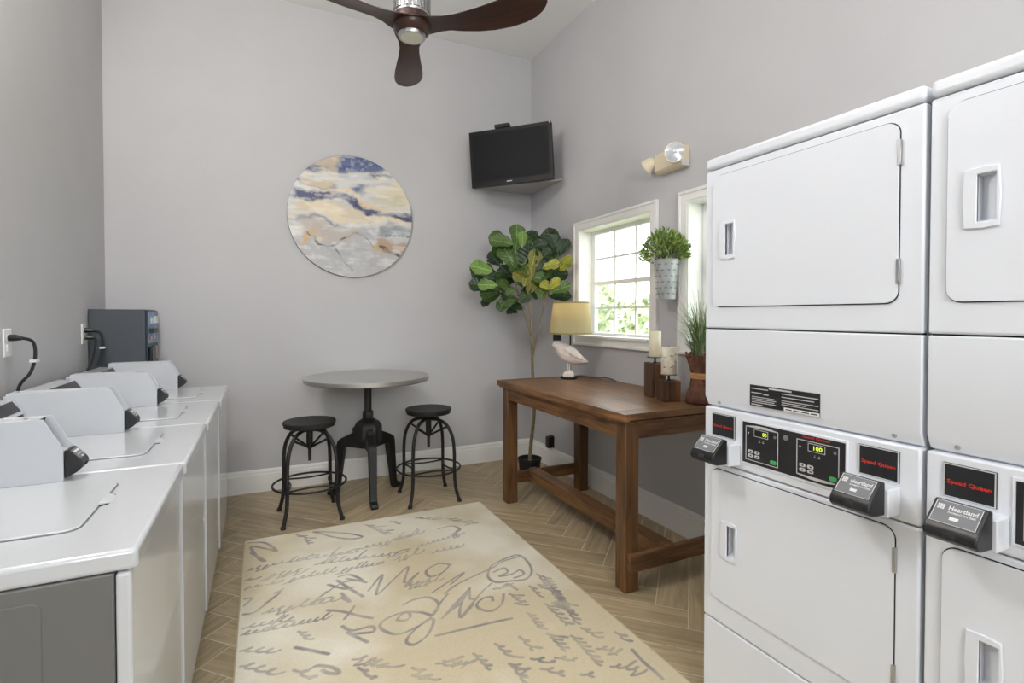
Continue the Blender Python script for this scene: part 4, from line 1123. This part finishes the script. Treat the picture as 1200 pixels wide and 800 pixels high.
SB = TVC + tz * (hh + 0.022) - tx * 0.065 - tn_ * 0.02
o = MB().obox(SB, tx * 0.066, tz * 0.016, tn_ * 0.03).obox(SB - tz * 0.0185, tx * 0.045, tz * 0.003, tn_ * 0.02).build('receiver_box', m_blackm, None, bevel=0.004)
tag(o, 'small black box lying on top of the television', 'receiver')
m_shelf = M('corner_shelf_paint', (176, 174, 174), 0.7)
o = MB().prism([(RW - 0.001, BW - 0.001), (RW - 0.60, BW - 0.001), (RW - 0.001, BW - 0.60)], 2, 2.603, 2.622).build('corner_shelf', m_shelf, None, bevel=0.002)
tag(o, 'grey triangular corner shelf below the television', 'shelf')

# ================================================================== ROUND WALL ART (painted disc)
AC = Vector((0.690, BW - 0.024, 2.240)); AR = 0.512
t = thing('round_wall_art', 'round abstract marbled painting in blue, cream and grey on the back wall', 'painting', AC)
MB().prism(circ(AC.x, AC.z, AR, 96), 1, BW - 0.022, BW - 0.001).build('panel', M('art_edge', (58, 56, 60), 0.6), t)
def vnoise(seed, n=64):
    g = np.random.RandomState(seed).rand(n, n)
    def f(x, y):
        x = np.mod(x, n); y = np.mod(y, n)
        i = np.floor(x).astype(int); j = np.floor(y).astype(int)
        fx = x - i; fy = y - j
        fx = fx * fx * (3 - 2 * fx); fy = fy * fy * (3 - 2 * fy)
        i2 = (i + 1) % n; j2 = (j + 1) % n; i = i % n; j = j % n
        return (g[i, j] * (1 - fx) + g[i2, j] * fx) * (1 - fy) + (g[i, j2] * (1 - fx) + g[i2, j2] * fx) * fy
    return f
def fbm(seed, x, y, o=5):
    f = vnoise(seed); s = 0; a = 0.5
    for k in range(o):
        s = s + a * f(x * 2 ** k + 7.3 * k, y * 2 ** k + 3.1 * k); a *= 0.5
    return s
NG = 240
uu, vv = np.meshgrid(np.linspace(0, 1, NG), np.linspace(0, 1, NG), indexing='ij')   # u to the right, v downwards
wx = fbm(1, uu * 5, vv * 7, 6) - 0.48; wy = fbm(2, uu * 5 + 9, vv * 5, 6) - 0.48
wy2 = fbm(8, uu * 14, vv * 40, 4) - 0.48
U = uu + 0.30 * wx; V = vv + 0.17 * wy + 0.035 * wy2
col = np.zeros((NG, NG, 3))
def lc(c): return np.array(lin(c)[:3])
def put(mask, c):
    global col
    mk = np.clip(mask, 0, 1)[..., None]
    col = col * (1 - mk) + lc(c) * mk
def sm(x, a, b):
    q = np.clip((x - a) / (b - a), 0, 1); return q * q * (3 - 2 * q)
def band(center, half, soft=0.016):
    half = half * (0.55 + 1.0 * fbm(11, uu * 7, vv * 3, 4))
    return 1 - sm(np.abs(V - center), half - soft, half + soft)
def span(a, b, soft=0.05):
    return sm(U, a - soft, a + soft) * (1 - sm(U, b - soft, b + soft))
col[:] = lc((212, 210, 206))
tex = fbm(3, uu * 6, vv * 22); tex2 = fbm(4, uu * 5, vv * 34); tex3 = fbm(5, uu * 26, vv * 26)
put(0.8 * sm(tex, 0.48, 0.66), (226, 216, 192))
put(0.55 * sm(tex2, 0.5, 0.66), (236, 236, 234))
put(0.5 * sm(tex2, 0.56, 0.7) * (vv < 0.6), (176, 178, 186))
# top: tan to the left, deep blue to the right
put((1 - sm(V, 0.12, 0.15)) * (1 - sm(U, 0.33, 0.38)), (196, 180, 158))
put((1 - sm(V, 0.12, 0.17)) * sm(U, 0.33, 0.38) * (1 - sm(U, 0.74, 0.80)), (74, 88, 134))
put((1 - sm(V, 0.10, 0.17)) * sm(U, 0.33, 0.38) * (1 - sm(U, 0.74, 0.80)) * sm(tex3, 0.5, 0.68), (150, 160, 176))
put(band(0.125, 0.022) * span(0.08, 0.24), (86, 94, 128))
put(band(0.17 + 0.0 * U, 0.014) * span(0.70, 0.86), (92, 98, 122))
# upper white field with blue flecks
put(band(0.265 + 0.05 * U, 0.018) * span(0.02, 0.38), (104, 120, 160))
put(band(0.255, 0.03) * span(0.10, 0.34), (206, 190, 166))
put(band(0.285, 0.026) * span(0.52, 0.66), (98, 112, 146))
put(band(0.30, 0.05, 0.03) * span(0.74, 0.98), (220, 210, 182))
# gold ribbon and dark blue river
rv = 0.365 + 0.02 * np.sin(U * 9) + 0.105 * sm(U, 0.45, 0.72) - 0.035 * sm(U, 0.75, 1.0)
put(band(rv - 0.055, 0.018) * span(0.3, 0.8), (224, 202, 168))
put(band(rv, 0.034) * span(0.03, 1.1), (84, 88, 122))
put(band(rv + 0.002, 0.014) * span(0.05, 1.1) * sm(tex3, 0.42, 0.6), (62, 64, 92))
put(band(rv - 0.01, 0.02) * span(0.18, 0.42) * sm(tex3, 0.5, 0.64), (176, 160, 160))
put(band(rv - 0.035, 0.007) * span(0.75, 1.1), (120, 116, 112))
put(band(0.465, 0.035, 0.02) * span(0.05, 0.62), (228, 214, 186))
put(band(0.505, 0.02) * span(0.4, 1.0), (224, 210, 182))
# grey lower basin with tan and brown edges
low = sm(V, 0.60 + 0.05 * np.cos(U * 7), 0.66 + 0.05 * np.cos(U * 7))
put(low, (186, 186, 188))
put(low * sm(tex3, 0.46, 0.7) * 0.7, (206, 205, 204))
put(band(0.545 + 0.05 * (U - 0.3) ** 2, 0.010) * span(0.10, 0.42), (122, 130, 150))
put(band(0.60 - 0.02 * np.cos(U * 8), 0.05, 0.03) * span(0.12, 0.50) * 0.8, (190, 178, 168))
put(band(0.70 - 0.25 * (U - 0.1), 0.035, 0.02) * span(0.08, 0.24), (206, 176, 134))
put(band(0.60, 0.05, 0.03) * span(0.72, 1.0), (150, 156, 164))
put(band(0.655, 0.012) * span(0.78, 1.0) * sm(tex3, 0.4, 0.5), (78, 80, 88))
put(band(0.72 + 0.16 * (U - 0.7), 0.045, 0.02) * span(0.68, 1.0), (180, 154, 128))
put(band(0.76, 0.03, 0.02) * span(0.65, 0.74), (200, 172, 124))
def vein(pts, w, c):
    d = np.full((NG, NG), 9.0)
    for (a, b) in zip(pts[:-1], pts[1:]):
        ax, ay = a; bx, by = b
        L2 = (bx - ax) ** 2 + (by - ay) ** 2
        q = np.clip(((uu + 0.16 * wx - ax) * (bx - ax) + (vv + 0.16 * wy - ay) * (by - ay)) / L2, 0, 1)
        d = np.minimum(d, np.hypot(uu + 0.16 * wx - ax - q * (bx - ax), vv + 0.16 * wy - ay - q * (by - ay)))
    put((1 - sm(d, w * 0.4, w)) * (0.35 + 0.8 * sm(tex3, 0.35, 0.6)), c)
vein([(0.16, 0.66), (0.24, 0.73), (0.33, 0.72), (0.38, 0.66), (0.48, 0.62), (0.56, 0.65), (0.66, 0.74)], 0.010, (116, 108, 104))
vein([(0.33, 0.73), (0.42, 0.82), (0.47, 0.90), (0.51, 0.98)], 0.008, (110, 108, 110))
vein([(0.74, 0.74), (0.82, 0.78), (0.90, 0.83)], 0.016, (104, 88, 78))
put(0.22 * sm(fbm(21, uu * 9, vv * 30, 5), 0.5, 0.62), (150, 150, 158))
put(0.30 * sm(fbm(22, uu * 8, vv * 26, 5), 0.52, 0.64), (244, 242, 236))
vs = []; fs = []; idx = -np.ones((NG, NG), int); cols = []
for i in range(NG):
    for j in range(NG):
        x = (uu[i, j] - 0.5) * 2; y = (0.5 - vv[i, j]) * 2
        r_ = math.hypot(x, y)
        if r_ <= 1.012:
            k = min(1.0, 0.997 / r_) if r_ > 0.997 else 1.0
            idx[i, j] = len(vs); vs.append((AC.x + x * k * AR, BW - 0.0225, AC.z + y * k * AR)); cols.append((*col[i, j], 1))
for i in range(NG - 1):
    for j in range(NG - 1):
        q = (idx[i, j], idx[i + 1, j], idx[i + 1, j + 1], idx[i, j + 1])
        if min(q) >= 0: fs.append([int(v) for v in q])
me = bpy.data.meshes.new('painted_face')
me.from_pydata([tuple(Vector(p) - ORG) for p in vs], [], fs)
ca_ = me.color_attributes.new('Col', 'FLOAT_COLOR', 'POINT')
ca_.data.foreach_set('color', np.array(cols, dtype=np.float32).ravel())
me.materials.append(attr_mat('painted_canvas', 'Col', 0.45))
o = bpy.data.objects.new('painted_face', me); C.objects.link(o); o.parent = t
done()

# ================================================================== ROUND PUB TABLE
PT = Vector((0.728, 4.092, 0)); PZ = 0.936
t = thing('pub_table', 'round steel-topped pub table on a black iron pedestal', 'table', PT)
MB().lathe([(0.0, PZ - 0.036), (0.462, PZ - 0.036), (0.468, PZ - 0.030), (0.469, PZ - 0.004), (0.465, PZ), (0.0, PZ)], PT, 80).build('tabletop', m_steel, t, smooth=True)
MB().lathe([(0.16, PZ - 0.048), (0.16, PZ - 0.0362), (0.0, PZ - 0.0362)], PT, 32).build('top_plate', m_iron, t)
MB().lathe([(0.028, 0.66), (0.028, PZ - 0.048)], PT, 20).build('post', m_iron, t, smooth=True)
MB().lathe([(0.040, 0.60), (0.042, 0.61), (0.042, 0.655), (0.036, 0.668), (0.028, 0.672)], PT, 6).build('collar', m_iron, t, bevel=0.003)
hub = MB().lathe([(0.095, 0.40), (0.108, 0.43), (0.108, 0.545), (0.088, 0.580), (0.046, 0.605), (0.0, 0.605)], PT, 6, M3=Matrix.Rotation(R(-64), 3, 'Z')).build('hub', m_iron, t, bevel=0.006)
legp = [(0.02, 0.520), (0.100, 0.500), (0.205, 0.452), (0.236, 0.430), (0.246, 0.395), (0.268, 0.075), (0.278, 0.045), (0.318, 0.034), (0.330, 0.015), (0.322, 0.0), (0.250, 0.0), (0.238, 0.02), (0.232, 0.06), (0.186, 0.372), (0.170, 0.385), (0.02, 0.372)]
for k in range(3):
    a = R(-92 + 120 * k)
    rd = Vector((math.cos(a), math.sin(a), 0)); tg = Vector((-math.sin(a), math.cos(a), 0))
    w = 0.030
    n = len(legp)
    vs = [PT + rd * r_ + ZV * z + tg * (w * s_ * (1.0 if z > 0.3 else 0.85)) for s_ in (-1, 1) for (r_, z) in legp]
    fs = [list(range(n)), [n + i for i in reversed(range(n))]] + [[i, (i + 1) % n, n + (i + 1) % n, n + i] for i in range(n)]
    lg = MB().add(vs, fs).build('leg', m_iron, t, bevel=0.005)
    MB().obox(PT + rd * 0.106 + ZV * 0.50, rd * 0.012, tg * 0.02, ZV * 0.035).build('rib', m_iron, lg, bevel=0.003)
done()

# ================================================================== SWIVEL STOOLS
def make_stool(label, c, seat_z, rot):
    t = thing('swivel_stool', label, 'stool', (0, 0, 0), 'black iron swivel stools')
    MB().lathe([(0.0, seat_z - 0.040), (0.166, seat_z - 0.040), (0.169, seat_z - 0.036), (0.169, seat_z - 0.019), (0.175, seat_z - 0.017), (0.176, seat_z - 0.004), (0.172, seat_z), (0.0, seat_z - 0.004)], (0, 0, 0), 40).build('seat', m_seat, t, smooth=True)
    MB().lathe([(0.05, seat_z - 0.048), (0.05, seat_z - 0.0405), (0.0, seat_z - 0.0405)], (0, 0, 0), 16).build('seat_plate', m_iron, t)
    MB().lathe([(0.0, 0.385), (0.011, 0.387), (0.012, 0.48), (0.012, seat_z - 0.047)], (0, 0, 0), 12).build('screw_post', m_iron, t, smooth=True)
    MB().lathe([(0.014, 0.47), (0.022, 0.485), (0.022, 0.595), (0.030, 0.605), (0.012, 0.612)], (0, 0, 0), 16).build('threaded_collar', m_iron, t, smooth=True)
    for k in range(4):
        a = R(45 + 90 * k)
        rd = Vector((math.cos(a), math.sin(a), 0)); tg = Vector((-math.sin(a), math.cos(a), 0))
        pts = catmull([rd * 0.012 + ZV * 0.606, rd * 0.085 + ZV * 0.604, rd * 0.155 + ZV * 0.572, rd * 0.205 + ZV * 0.49, rd * 0.222 + ZV * 0.38, rd * 0.224 + ZV * 0.22, rd * 0.232 + ZV * 0.11, rd * 0.262 + ZV * 0.012], 6)
        lg = MB().tube(pts, 0.0128, 8).build('leg', m_iron, t, smooth='full')
        MB().lathe([(0.0, 0.0), (0.016, 0.0), (0.018, 0.006), (0.014, 0.022), (0.0, 0.024)], rd * 0.264, 10).build('foot', m_iron, lg, smooth='full')
        MB().tube([rd * 0.020 + ZV * 0.487, rd * 0.166 + ZV * 0.560], 0.008, 6).build('brace', m_iron, t)
    MB().ring((0, 0, 0.232), 0.242, 0.0075, 48, 8).build('foot_ring', m_iron, t, smooth='full')
    inner = MB()
    for k in range(4):
        a0 = R(45 + 90 * k); a1 = R(135 + 90 * k)
        p, q = Vector((math.cos(a0), math.sin(a0), 0)) * 0.222, Vector((math.cos(a1), math.sin(a1), 0)) * 0.222
        m_ = (p + q) * 0.5 * 0.80
        MB().tube(catmull([p + ZV * 0.232, m_ + ZV * 0.232, q + ZV * 0.232], 8), 0.0065, 6).build('stretcher', m_iron, t, smooth='full')
    t.location = c; t.rotation_euler = (0, 0, rot)
    done()
    return t
make_stool('black iron swivel stool left of the round table, close to the washers', (0.288, 3.872, 0), 0.668, R(2))
make_stool('black iron swivel stool right of the round table, near the wooden table', (1.146, 3.868, 0), 0.690, R(-2))

# ================================================================== FIDDLE-LEAF FIG
FC = Vector((2.06, 3.93, 0))
t = thing('fiddle_leaf_fig', 'tall fiddle-leaf fig tree in a small black pot in the corner', 'plant', FC)
MB().lathe([(0.0, 0.0), (0.078, 0.0), (0.082, 0.01), (0.098, 0.165), (0.103, 0.168), (0.103, 0.180), (0.094, 0.180), (0.090, 0.160), (0.0, 0.158)], FC, 32).build('pot', m_blackm, t, smooth=True)
MB().tube(catmull([(2.06, 3.925, 0.15), (2.068, 3.922, 0.30), (2.094, 3.909, 0.60), (2.082, 3.916, 0.89), (2.074, 3.919, 1.18), (2.068, 3.922, 1.33), (2.054, 3.929, 1.55), (2.03, 3.938, 1.84), (1.96, 3.93, 1.98)], 5),
          [0.017 - 0.011 * k / 40 for k in range(41)], 9).build('trunk', m_bark, t, smooth='full')
for pts in ([(2.072, 3.919, 1.22), (2.02, 3.945, 1.42), (1.96, 3.972, 1.62), (1.93, 3.97, 1.78)], [(2.08, 3.916, 1.05), (2.106, 3.903, 1.18), (2.15, 3.88, 1.40), (2.19, 3.862, 1.58), (2.22, 3.85, 1.72)],
            [(2.05, 3.93, 1.56), (2.09, 3.90, 1.72), (2.12, 3.89, 1.86)], [(1.96, 3.972, 1.62), (1.89, 4.0, 1.66), (1.84, 4.02, 1.70)], [(2.21, 3.855, 1.68), (2.28, 3.86, 1.84), (2.31, 3.87, 1.93)]):
    MB().tube(catmull(pts, 5), [0.009 - 0.005 * k / (5 * (len(pts) - 1)) for k in range(5 * (len(pts) - 1) + 1)], 7).build('branch', m_bark, t, smooth='full')
def leaf_mesh(seed):
    r5 = random.Random(seed)
    g = MB()
    rows = 9; cs_ = 5
    for i in range(rows):
        q = i / (rows - 1)
        w = (0.004, 0.10, 0.19, 0.215, 0.235, 0.29, 0.315, 0.25, 0.05)[i]
        bend = -0.18 * q * q
        for j in range(cs_):
            s_ = (j - 2) / 2
            wob = 0.045 * math.sin(q * 19 + seed * 2 + (1.5 if s_ > 0 else 0)) * abs(s_)
            g.v.append(Vector((w * s_, q, bend + 0.10 * abs(s_) * w / 0.3 + wob)))
    for i in range(rows - 1):
        for j in range(cs_ - 1):
            g.f.append([i * cs_ + j, i * cs_ + j + 1, (i + 1) * cs_ + j + 1, (i + 1) * cs_ + j])
    return g
global_org = ORG.copy()
ORG = Vector((0, 0, 0))
LM = {}
for c_, mm in enumerate((m_green, m_lgreen, m_dgreen, m_olive, m_yellow)):
    for s_ in range(2):
        me = leaf_mesh(c_ * 2 + s_).mesh('leaf', 'full'); me.materials.append(mm); LM[(c_, s_)] = me
ORG = global_org
to_cam = (Vector((0, 0, 1.4)) - Vector((2.05, 3.93, 1.8))).normalized()
r6 = random.Random(12)
more = []
for (a, b, c_, d, e, f, kind) in LEAVES[:28]:
    j = [r6.uniform(-0.05, 0.05) for _ in range(3)]
    more.append((a + j[0], b + 0.04 + j[1] * 0.5, c_ + j[2], d + j[2], e + 0.05, f + j[0], 2 if r6.random() < 0.6 else 0))
for k in range(18):            # inner leaves that fill the middle of the crown
    an = 2 * math.pi * k / 18 + r6.uniform(-0.2, 0.2)
    bx, bz = 2.03 + r6.uniform(-0.06, 0.08), 1.72 + r6.uniform(-0.09, 0.12)
    ln = r6.uniform(0.12, 0.17)
    more.append((bx, 3.93 + r6.uniform(-0.08, 0.02), bz, bx + ln * math.cos(an) * 0.9, 3.90 + r6.uniform(-0.08, 0.03), bz + ln * math.sin(an) + 0.02, (0, 2, 0, 2, 3)[k % 5]))
for k, (a, b, c_, d, e, f, kind) in enumerate(LEAVES + more):
    p = Vector((a, b, c_)); q = Vector((d, e, f))
    q.x = min(q.x, RW - 0.05); p.x = min(p.x, RW - 0.07)
    y = (q - p) * (1.2 if kind != 4 else 1.0); L = y.length; y.normalize()
    nrm = (to_cam + Vector((rnd.uniform(-.6, .6), rnd.uniform(-.5, .5), rnd.uniform(-.1, .7)))).normalized()
    x = y.cross(nrm).normalized(); z = x.cross(y)
    o = bpy.data.objects.new('leaf', LM[(kind, k % 2)]); C.objects.link(o); o.parent = t
    wsc = max(L, 0.13) * rnd.uniform(0.95, 1.2)
    m4 = Matrix(((x.x * wsc, y.x * L, z.x * wsc, p.x - FC.x), (x.y * wsc, y.y * L, z.y * wsc, p.y - FC.y), (x.z * wsc, y.z * L, z.z * wsc, p.z - FC.z), (0, 0, 0, 1)))
    mxx = max((m4 @ v.co).x for v in o.data.vertices) + FC.x
    if mxx > RW - 0.012:
        m4[0][3] -= mxx - (RW - 0.012)
    mxy = max((m4 @ v.co).y for v in o.data.vertices) + FC.y
    if mxy > BW - 0.012:
        m4[1][3] -= mxy - (BW - 0.012)
    o.matrix_local = m4
done()

# ================================================================== PLUG-IN ADAPTER by the fig
t = thing('plug_adapter', 'black plug-in adapter in the wall outlet beside the fig pot', 'adapter', (RW, 4.145, 0.235))
MB().box(RW - 0.008, RW - 0.0005, 4.105, 4.185, 0.185, 0.295).build('cover_plate', m_blackm, t, bevel=0.002)
MB().prism(rr(4.112, 4.178, 0.180, 0.290, 0.022), 0, RW - 0.055, RW - 0.008).build('body', m_black, t, bevel=0.006)
MB().box(RW - 0.0565, RW - 0.055, 4.125, 4.165, 0.205, 0.265).build('front_label', m_fascia, t)
done()

# ================================================================== RUG WITH HANDWRITING
RX0, RX1, RY0, RY1 = -0.112, 1.452, 1.10, 3.575
t = thing('area_rug', 'cream area rug printed with grey handwriting in the middle of the floor', 'rug', ((RX0 + RX1) / 2, (RY0 + RY1) / 2, 0.0))
hem = MB().prism(rr(RX0 - 0.003, RX1 + 0.003, RY0 - 0.003, RY1 + 0.003, 0.014, 4), 2, 0.0004, 0.0085).build('binding', M('rug_binding', (196, 182, 150), 0.95), t)
# the print is dyed into the pile: a fine grid of tufts, each with its own colour
GS = 0.0038
gx = int((RX1 - RX0) / GS) + 1; gy = int((RY1 - RY0) / GS) + 1
ink = np.zeros((gx, gy))
r9 = random.Random(21)
def ribbon(pts, w0, w1, op, nib=R(35)):
    """broad-nib pen line: the width follows the direction of the stroke"""
    n = len(pts)
    for i in range(n - 1):
        (ax, ay), (bx, by) = pts[i], pts[i + 1]
        l = math.hypot(bx - ax, by - ay)
        w = w0 + (w1 - w0) * abs(math.sin(math.atan2(by - ay, bx - ax) - nib))
        for k in range(max(1, int(l / 0.003))):
            q = k / max(1, int(l / 0.003))
            x = (ax + (bx - ax) * q - RX0) / GS; y = (ay + (by - ay) * q - RY0) / GS; rw = w / GS
            i0, i1, j0, j1 = int(x - rw - 2), int(x + rw + 3), int(y - rw - 2), int(y + rw + 3)
            if i0 < 1 or j0 < 1 or i1 >= gx - 1 or j1 >= gy - 1: continue
            ii, jj = np.ogrid[i0:i1, j0:j1]
            d = np.sqrt((ii - x) ** 2 + (jj - y) ** 2)
            v = np.clip(rw + 0.6 - d, 0, 1) * op
            ink[i0:i1, j0:j1] = np.maximum(ink[i0:i1, j0:j1], v)
for k, s_ in enumerate(STROKES):
    pts = [(p.x, p.y) for p in catmull([(q[0], q[1], 0) for q in s_], 7)]
    ribbon(pts, 0.0042, 0.0092, 0.95)
def cursive(x0, y0, x1, y1, h, step, op=0.8):
    """one handwritten word: joined loops of changing height along a slanted line"""
    d = Vector((x1 - x0, y1 - y0)); L = d.length; d.normalize()
    n_ = Vector((-d.y, d.x))
    if n_.y < 0 and abs(d.y) < abs(d.x): n_ = -n_
    n_ = (n_ + d * 0.75).normalized()
    pts = []; s_ = 0.0; ph = 0.0
    while s_ < L:
        k = int(ph / (2 * math.pi))
        rr_ = random.Random(int(x0 * 1e4) + k * 17 + int(y0 * 1e3))
        v = rr_.random(); v2 = rr_.random()
        amp = h * (2.0 if v > 0.80 else (0.65 + 0.5 * v)); low = h * (1.1 if v < 0.12 else 0.05)
        y = (amp + low) * 0.5 * (1 - math.cos(ph)) - low
        xx = s_ + step * (0.22 + 0.2 * v2) * math.sin(ph)
        p = Vector((x0, y0)) + d * xx + n_ * y
        pts.append((p.x, p.y))
        ph += 0.42; s_ += step * (0.8 + 0.5 * v2) * 0.42 / (2 * math.pi)
    ribbon(pts, 0.0032, 0.0068, op)
for (x0, y0, x1, y1) in WORDS:
    L = math.hypot(x1 - x0, y1 - y0)
    h = 0.030 + 0.016 * r9.random()
    if L < 0.12: h *= 0.85
    cursive(x0, y0, x1, y1, h, 0.030 + 0.016 * r9.random(), r9.uniform(0.7, 1.0))
    if L > 0.3 and abs(y1 - y0) < abs(x1 - x0):      # crossing strokes and long tails
        for _ in range(int(L / 0.12)):
            q = r9.random(); xx, yy = x0 + (x1 - x0) * q, y0 + (y1 - y0) * q
            ribbon([(xx, yy), (xx + 0.03, yy + 0.05), (xx + 0.075, yy + 0.10)] if r9.random() < 0.5 else [(xx, yy + 0.02), (xx + 0.06, yy + 0.035), (xx + 0.10, yy + 0.03)], 0.004, 0.008, 0.8)
for _ in range(14):       # more writing on the near end of the rug
    x0 = r9.uniform(RX0 + 0.05, RX1 - 0.45); y0 = r9.uniform(RY0 + 0.05, 1.5)
    cursive(x0, y0, x0 + r9.uniform(0.15, 0.4), y0 + r9.uniform(-0.05, 0.05), 0.035, 0.04)
ii, jj = np.meshgrid(np.arange(gx), np.arange(gy), indexing='ij')
n1 = fbm(31, ii * GS * 2.2, jj * GS * 2.2, 4); n2 = fbm(32, ii * GS * 14, jj * GS * 14, 3); n3 = np.random.RandomState(5).rand(gx, gy)
mixf = np.clip((n1 - 0.33) / 0.3, 0, 1)[..., None]
base = lc((212, 199, 168)) * (1 - mixf) + lc((236, 230, 213)) * mixf
fade = np.clip(0.55 + 1.1 * (n2 - 0.3), 0.45, 1.0)
inkc = lc((134, 128, 128)) * (1 - 0.3 * mixf) + lc((168, 161, 154)) * 0.3 * mixf
a_ = (ink * fade * (0.9 + 0.2 * n3))[..., None]
a_ = np.clip(a_, 0, 1)
rc = (base * (1 - a_) + inkc * a_) * (0.95 + 0.10 * n3)[..., None]
xs = np.linspace(RX0, RX1, gx); ys = np.linspace(RY0, RY1, gy)
co = np.zeros((gx, gy, 3), dtype=np.float32)
co[..., 0] = xs[:, None] - ORG.x; co[..., 1] = ys[None, :] - ORG.y; co[..., 2] = 0.0098 + 0.0012 * n3
co[0, :, 2] = co[-1, :, 2] = 0.004; co[:, 0, 2] = co[:, -1, 2] = 0.004
id_ = np.arange(gx * gy).reshape(gx, gy)
quads = np.stack([id_[:-1, :-1], id_[1:, :-1], id_[1:, 1:], id_[:-1, 1:]], axis=-1).reshape(-1, 4)
me = bpy.data.meshes.new('pile')
me.vertices.add(gx * gy); me.vertices.foreach_set('co', co.ravel())
me.loops.add(len(quads) * 4); me.loops.foreach_set('vertex_index', quads.ravel().astype(np.int32))
me.polygons.add(len(quads)); me.polygons.foreach_set('loop_start', np.arange(0, len(quads) * 4, 4, dtype=np.int32))
me.polygons.foreach_set('loop_total', np.full(len(quads), 4, dtype=np.int32))
me.update(calc_edges=True)
ca_ = me.color_attributes.new('Col', 'FLOAT_COLOR', 'POINT')
ca_.data.foreach_set('color', np.concatenate([rc, np.ones((gx, gy, 1))], axis=-1).astype(np.float32).ravel())
me.materials.append(attr_mat('dyed_pile', 'Col', 0.95))
o = bpy.data.objects.new('pile', me); C.objects.link(o); o.parent = t
done()

# ================================================================== CEILING FAN
FN = Vector((0.655, 2.47, 2.775)); FL = 0.66
t = thing('ceiling_fan', 'ceiling fan with three dark walnut blades and a silver motor', 'fan', (FN.x, FN.y, CH))
MB().lathe([(0.062, -0.028), (0.078, -0.016), (0.090, 0.006), (0.092, 0.030), (0.086, 0.058), (0.0, 0.060)], FN, 36).build('wood_hub', m_walnut, t, smooth=True)
fa0 = math.atan2(FN.y, FN.x) + R(1.5)
prof = [(0.03, 0.088, 0.016), (0.08, 0.076, 0.014), (0.13, 0.058, 0.010), (0.18, 0.050, 0.006), (0.24, 0.055, 0.0), (0.32, 0.066, -0.004), (0.40, 0.076, -0.004), (0.48, 0.082, 0.0), (0.55, 0.080, 0.006), (0.60, 0.068, 0.010), (0.635, 0.048, 0.013), (0.655, 0.028, 0.015), (0.668, 0.006, 0.016)]
for k in range(3):
    a = fa0 + R(120 * k)
    g = MB()
    nb = 7
    for (r_, w, dz) in prof:
        tw_ = R(13) * min(1, max(0, (r_ - 0.06) / 0.2))
        for s2 in (1, -1):
            for j in range(nb):
                q = -1 + 2 * j / (nb - 1)
                th = 0.010 * (1 - q * q * 0.85)
                cyy = w * q + 0.010 * math.sin(r_ * 5)
                zz = dz + 0.012 + s2 * th + cyy * math.sin(tw_) * -1.0 - 0.012 * q * q
                g.v.append(Vector((r_, cyy * math.cos(tw_), zz)))
    st = nb * 2
    for i in range(len(prof) - 1):
        for j in range(nb - 1):
            g.f.append([i * st + j, i * st + j + 1, (i + 1) * st + j + 1, (i + 1) * st + j])
            g.f.append([i * st + nb + j, (i + 1) * st + nb + j, (i + 1) * st + nb + j + 1, i * st + nb + j + 1])
        for j in (0, nb - 1):
            g.f.append([i * st + j, (i + 1) * st + j, (i + 1) * st + nb + j, i * st + nb + j])
    for i in (0, len(prof) - 1):
        for j in range(nb - 1):
            g.f.append([i * st + j, i * st + j + 1, i * st + nb + j + 1, i * st + nb + j])
    sv = ORG; ORG = Vector((0, 0, 0))
    b = g.build('blade', m_walnut, t, smooth=True)
    ORG = sv
    b.location = FN - ORG; b.rotation_euler = (0, 0, a)
MB().lathe([(0.058, -0.040), (0.063, -0.040), (0.065, -0.030), (0.065, -0.026), (0.0, -0.026)], FN, 36).build('light_ring', m_silver, t, smooth=True)
m_frost = M('frosted_lens', (214, 214, 200), 0.5)
MB().lathe([(0.0, -0.046), (0.035, -0.045), (0.058, -0.0385), (0.0, -0.030)], FN, 32).build('light_lens', m_frost, t, smooth=True)
mo = MB().lathe([(0.082, 0.061), (0.084, 0.066), (0.084, 0.190), (0.072, 0.205), (0.0, 0.206)], FN, 40).build('motor', m_silver, t, smooth=True)
for k in range(30):
    a = 2 * math.pi * k / 30
    rd = Vector((math.cos(a), math.sin(a), 0)); tg = Vector((-math.sin(a), math.cos(a), 0))
    MB().obox(FN + rd * 0.086 + ZV * 0.125, rd * 0.004, tg * 0.006, ZV * 0.055).build('cooling_fin', m_silver, mo)
MB().lathe([(0.014, 0.206), (0.014, CH - FN.z - 0.05)], FN, 14).build('downrod', m_silver, t, smooth=True)
MB().lathe([(0.02, CH - FN.z - 0.075), (0.07, CH - FN.z - 0.03), (0.075, CH - FN.z - 0.002), (0.0, CH - FN.z - 0.002)], FN, 28).build('canopy', m_silver, t, smooth=True)
done()
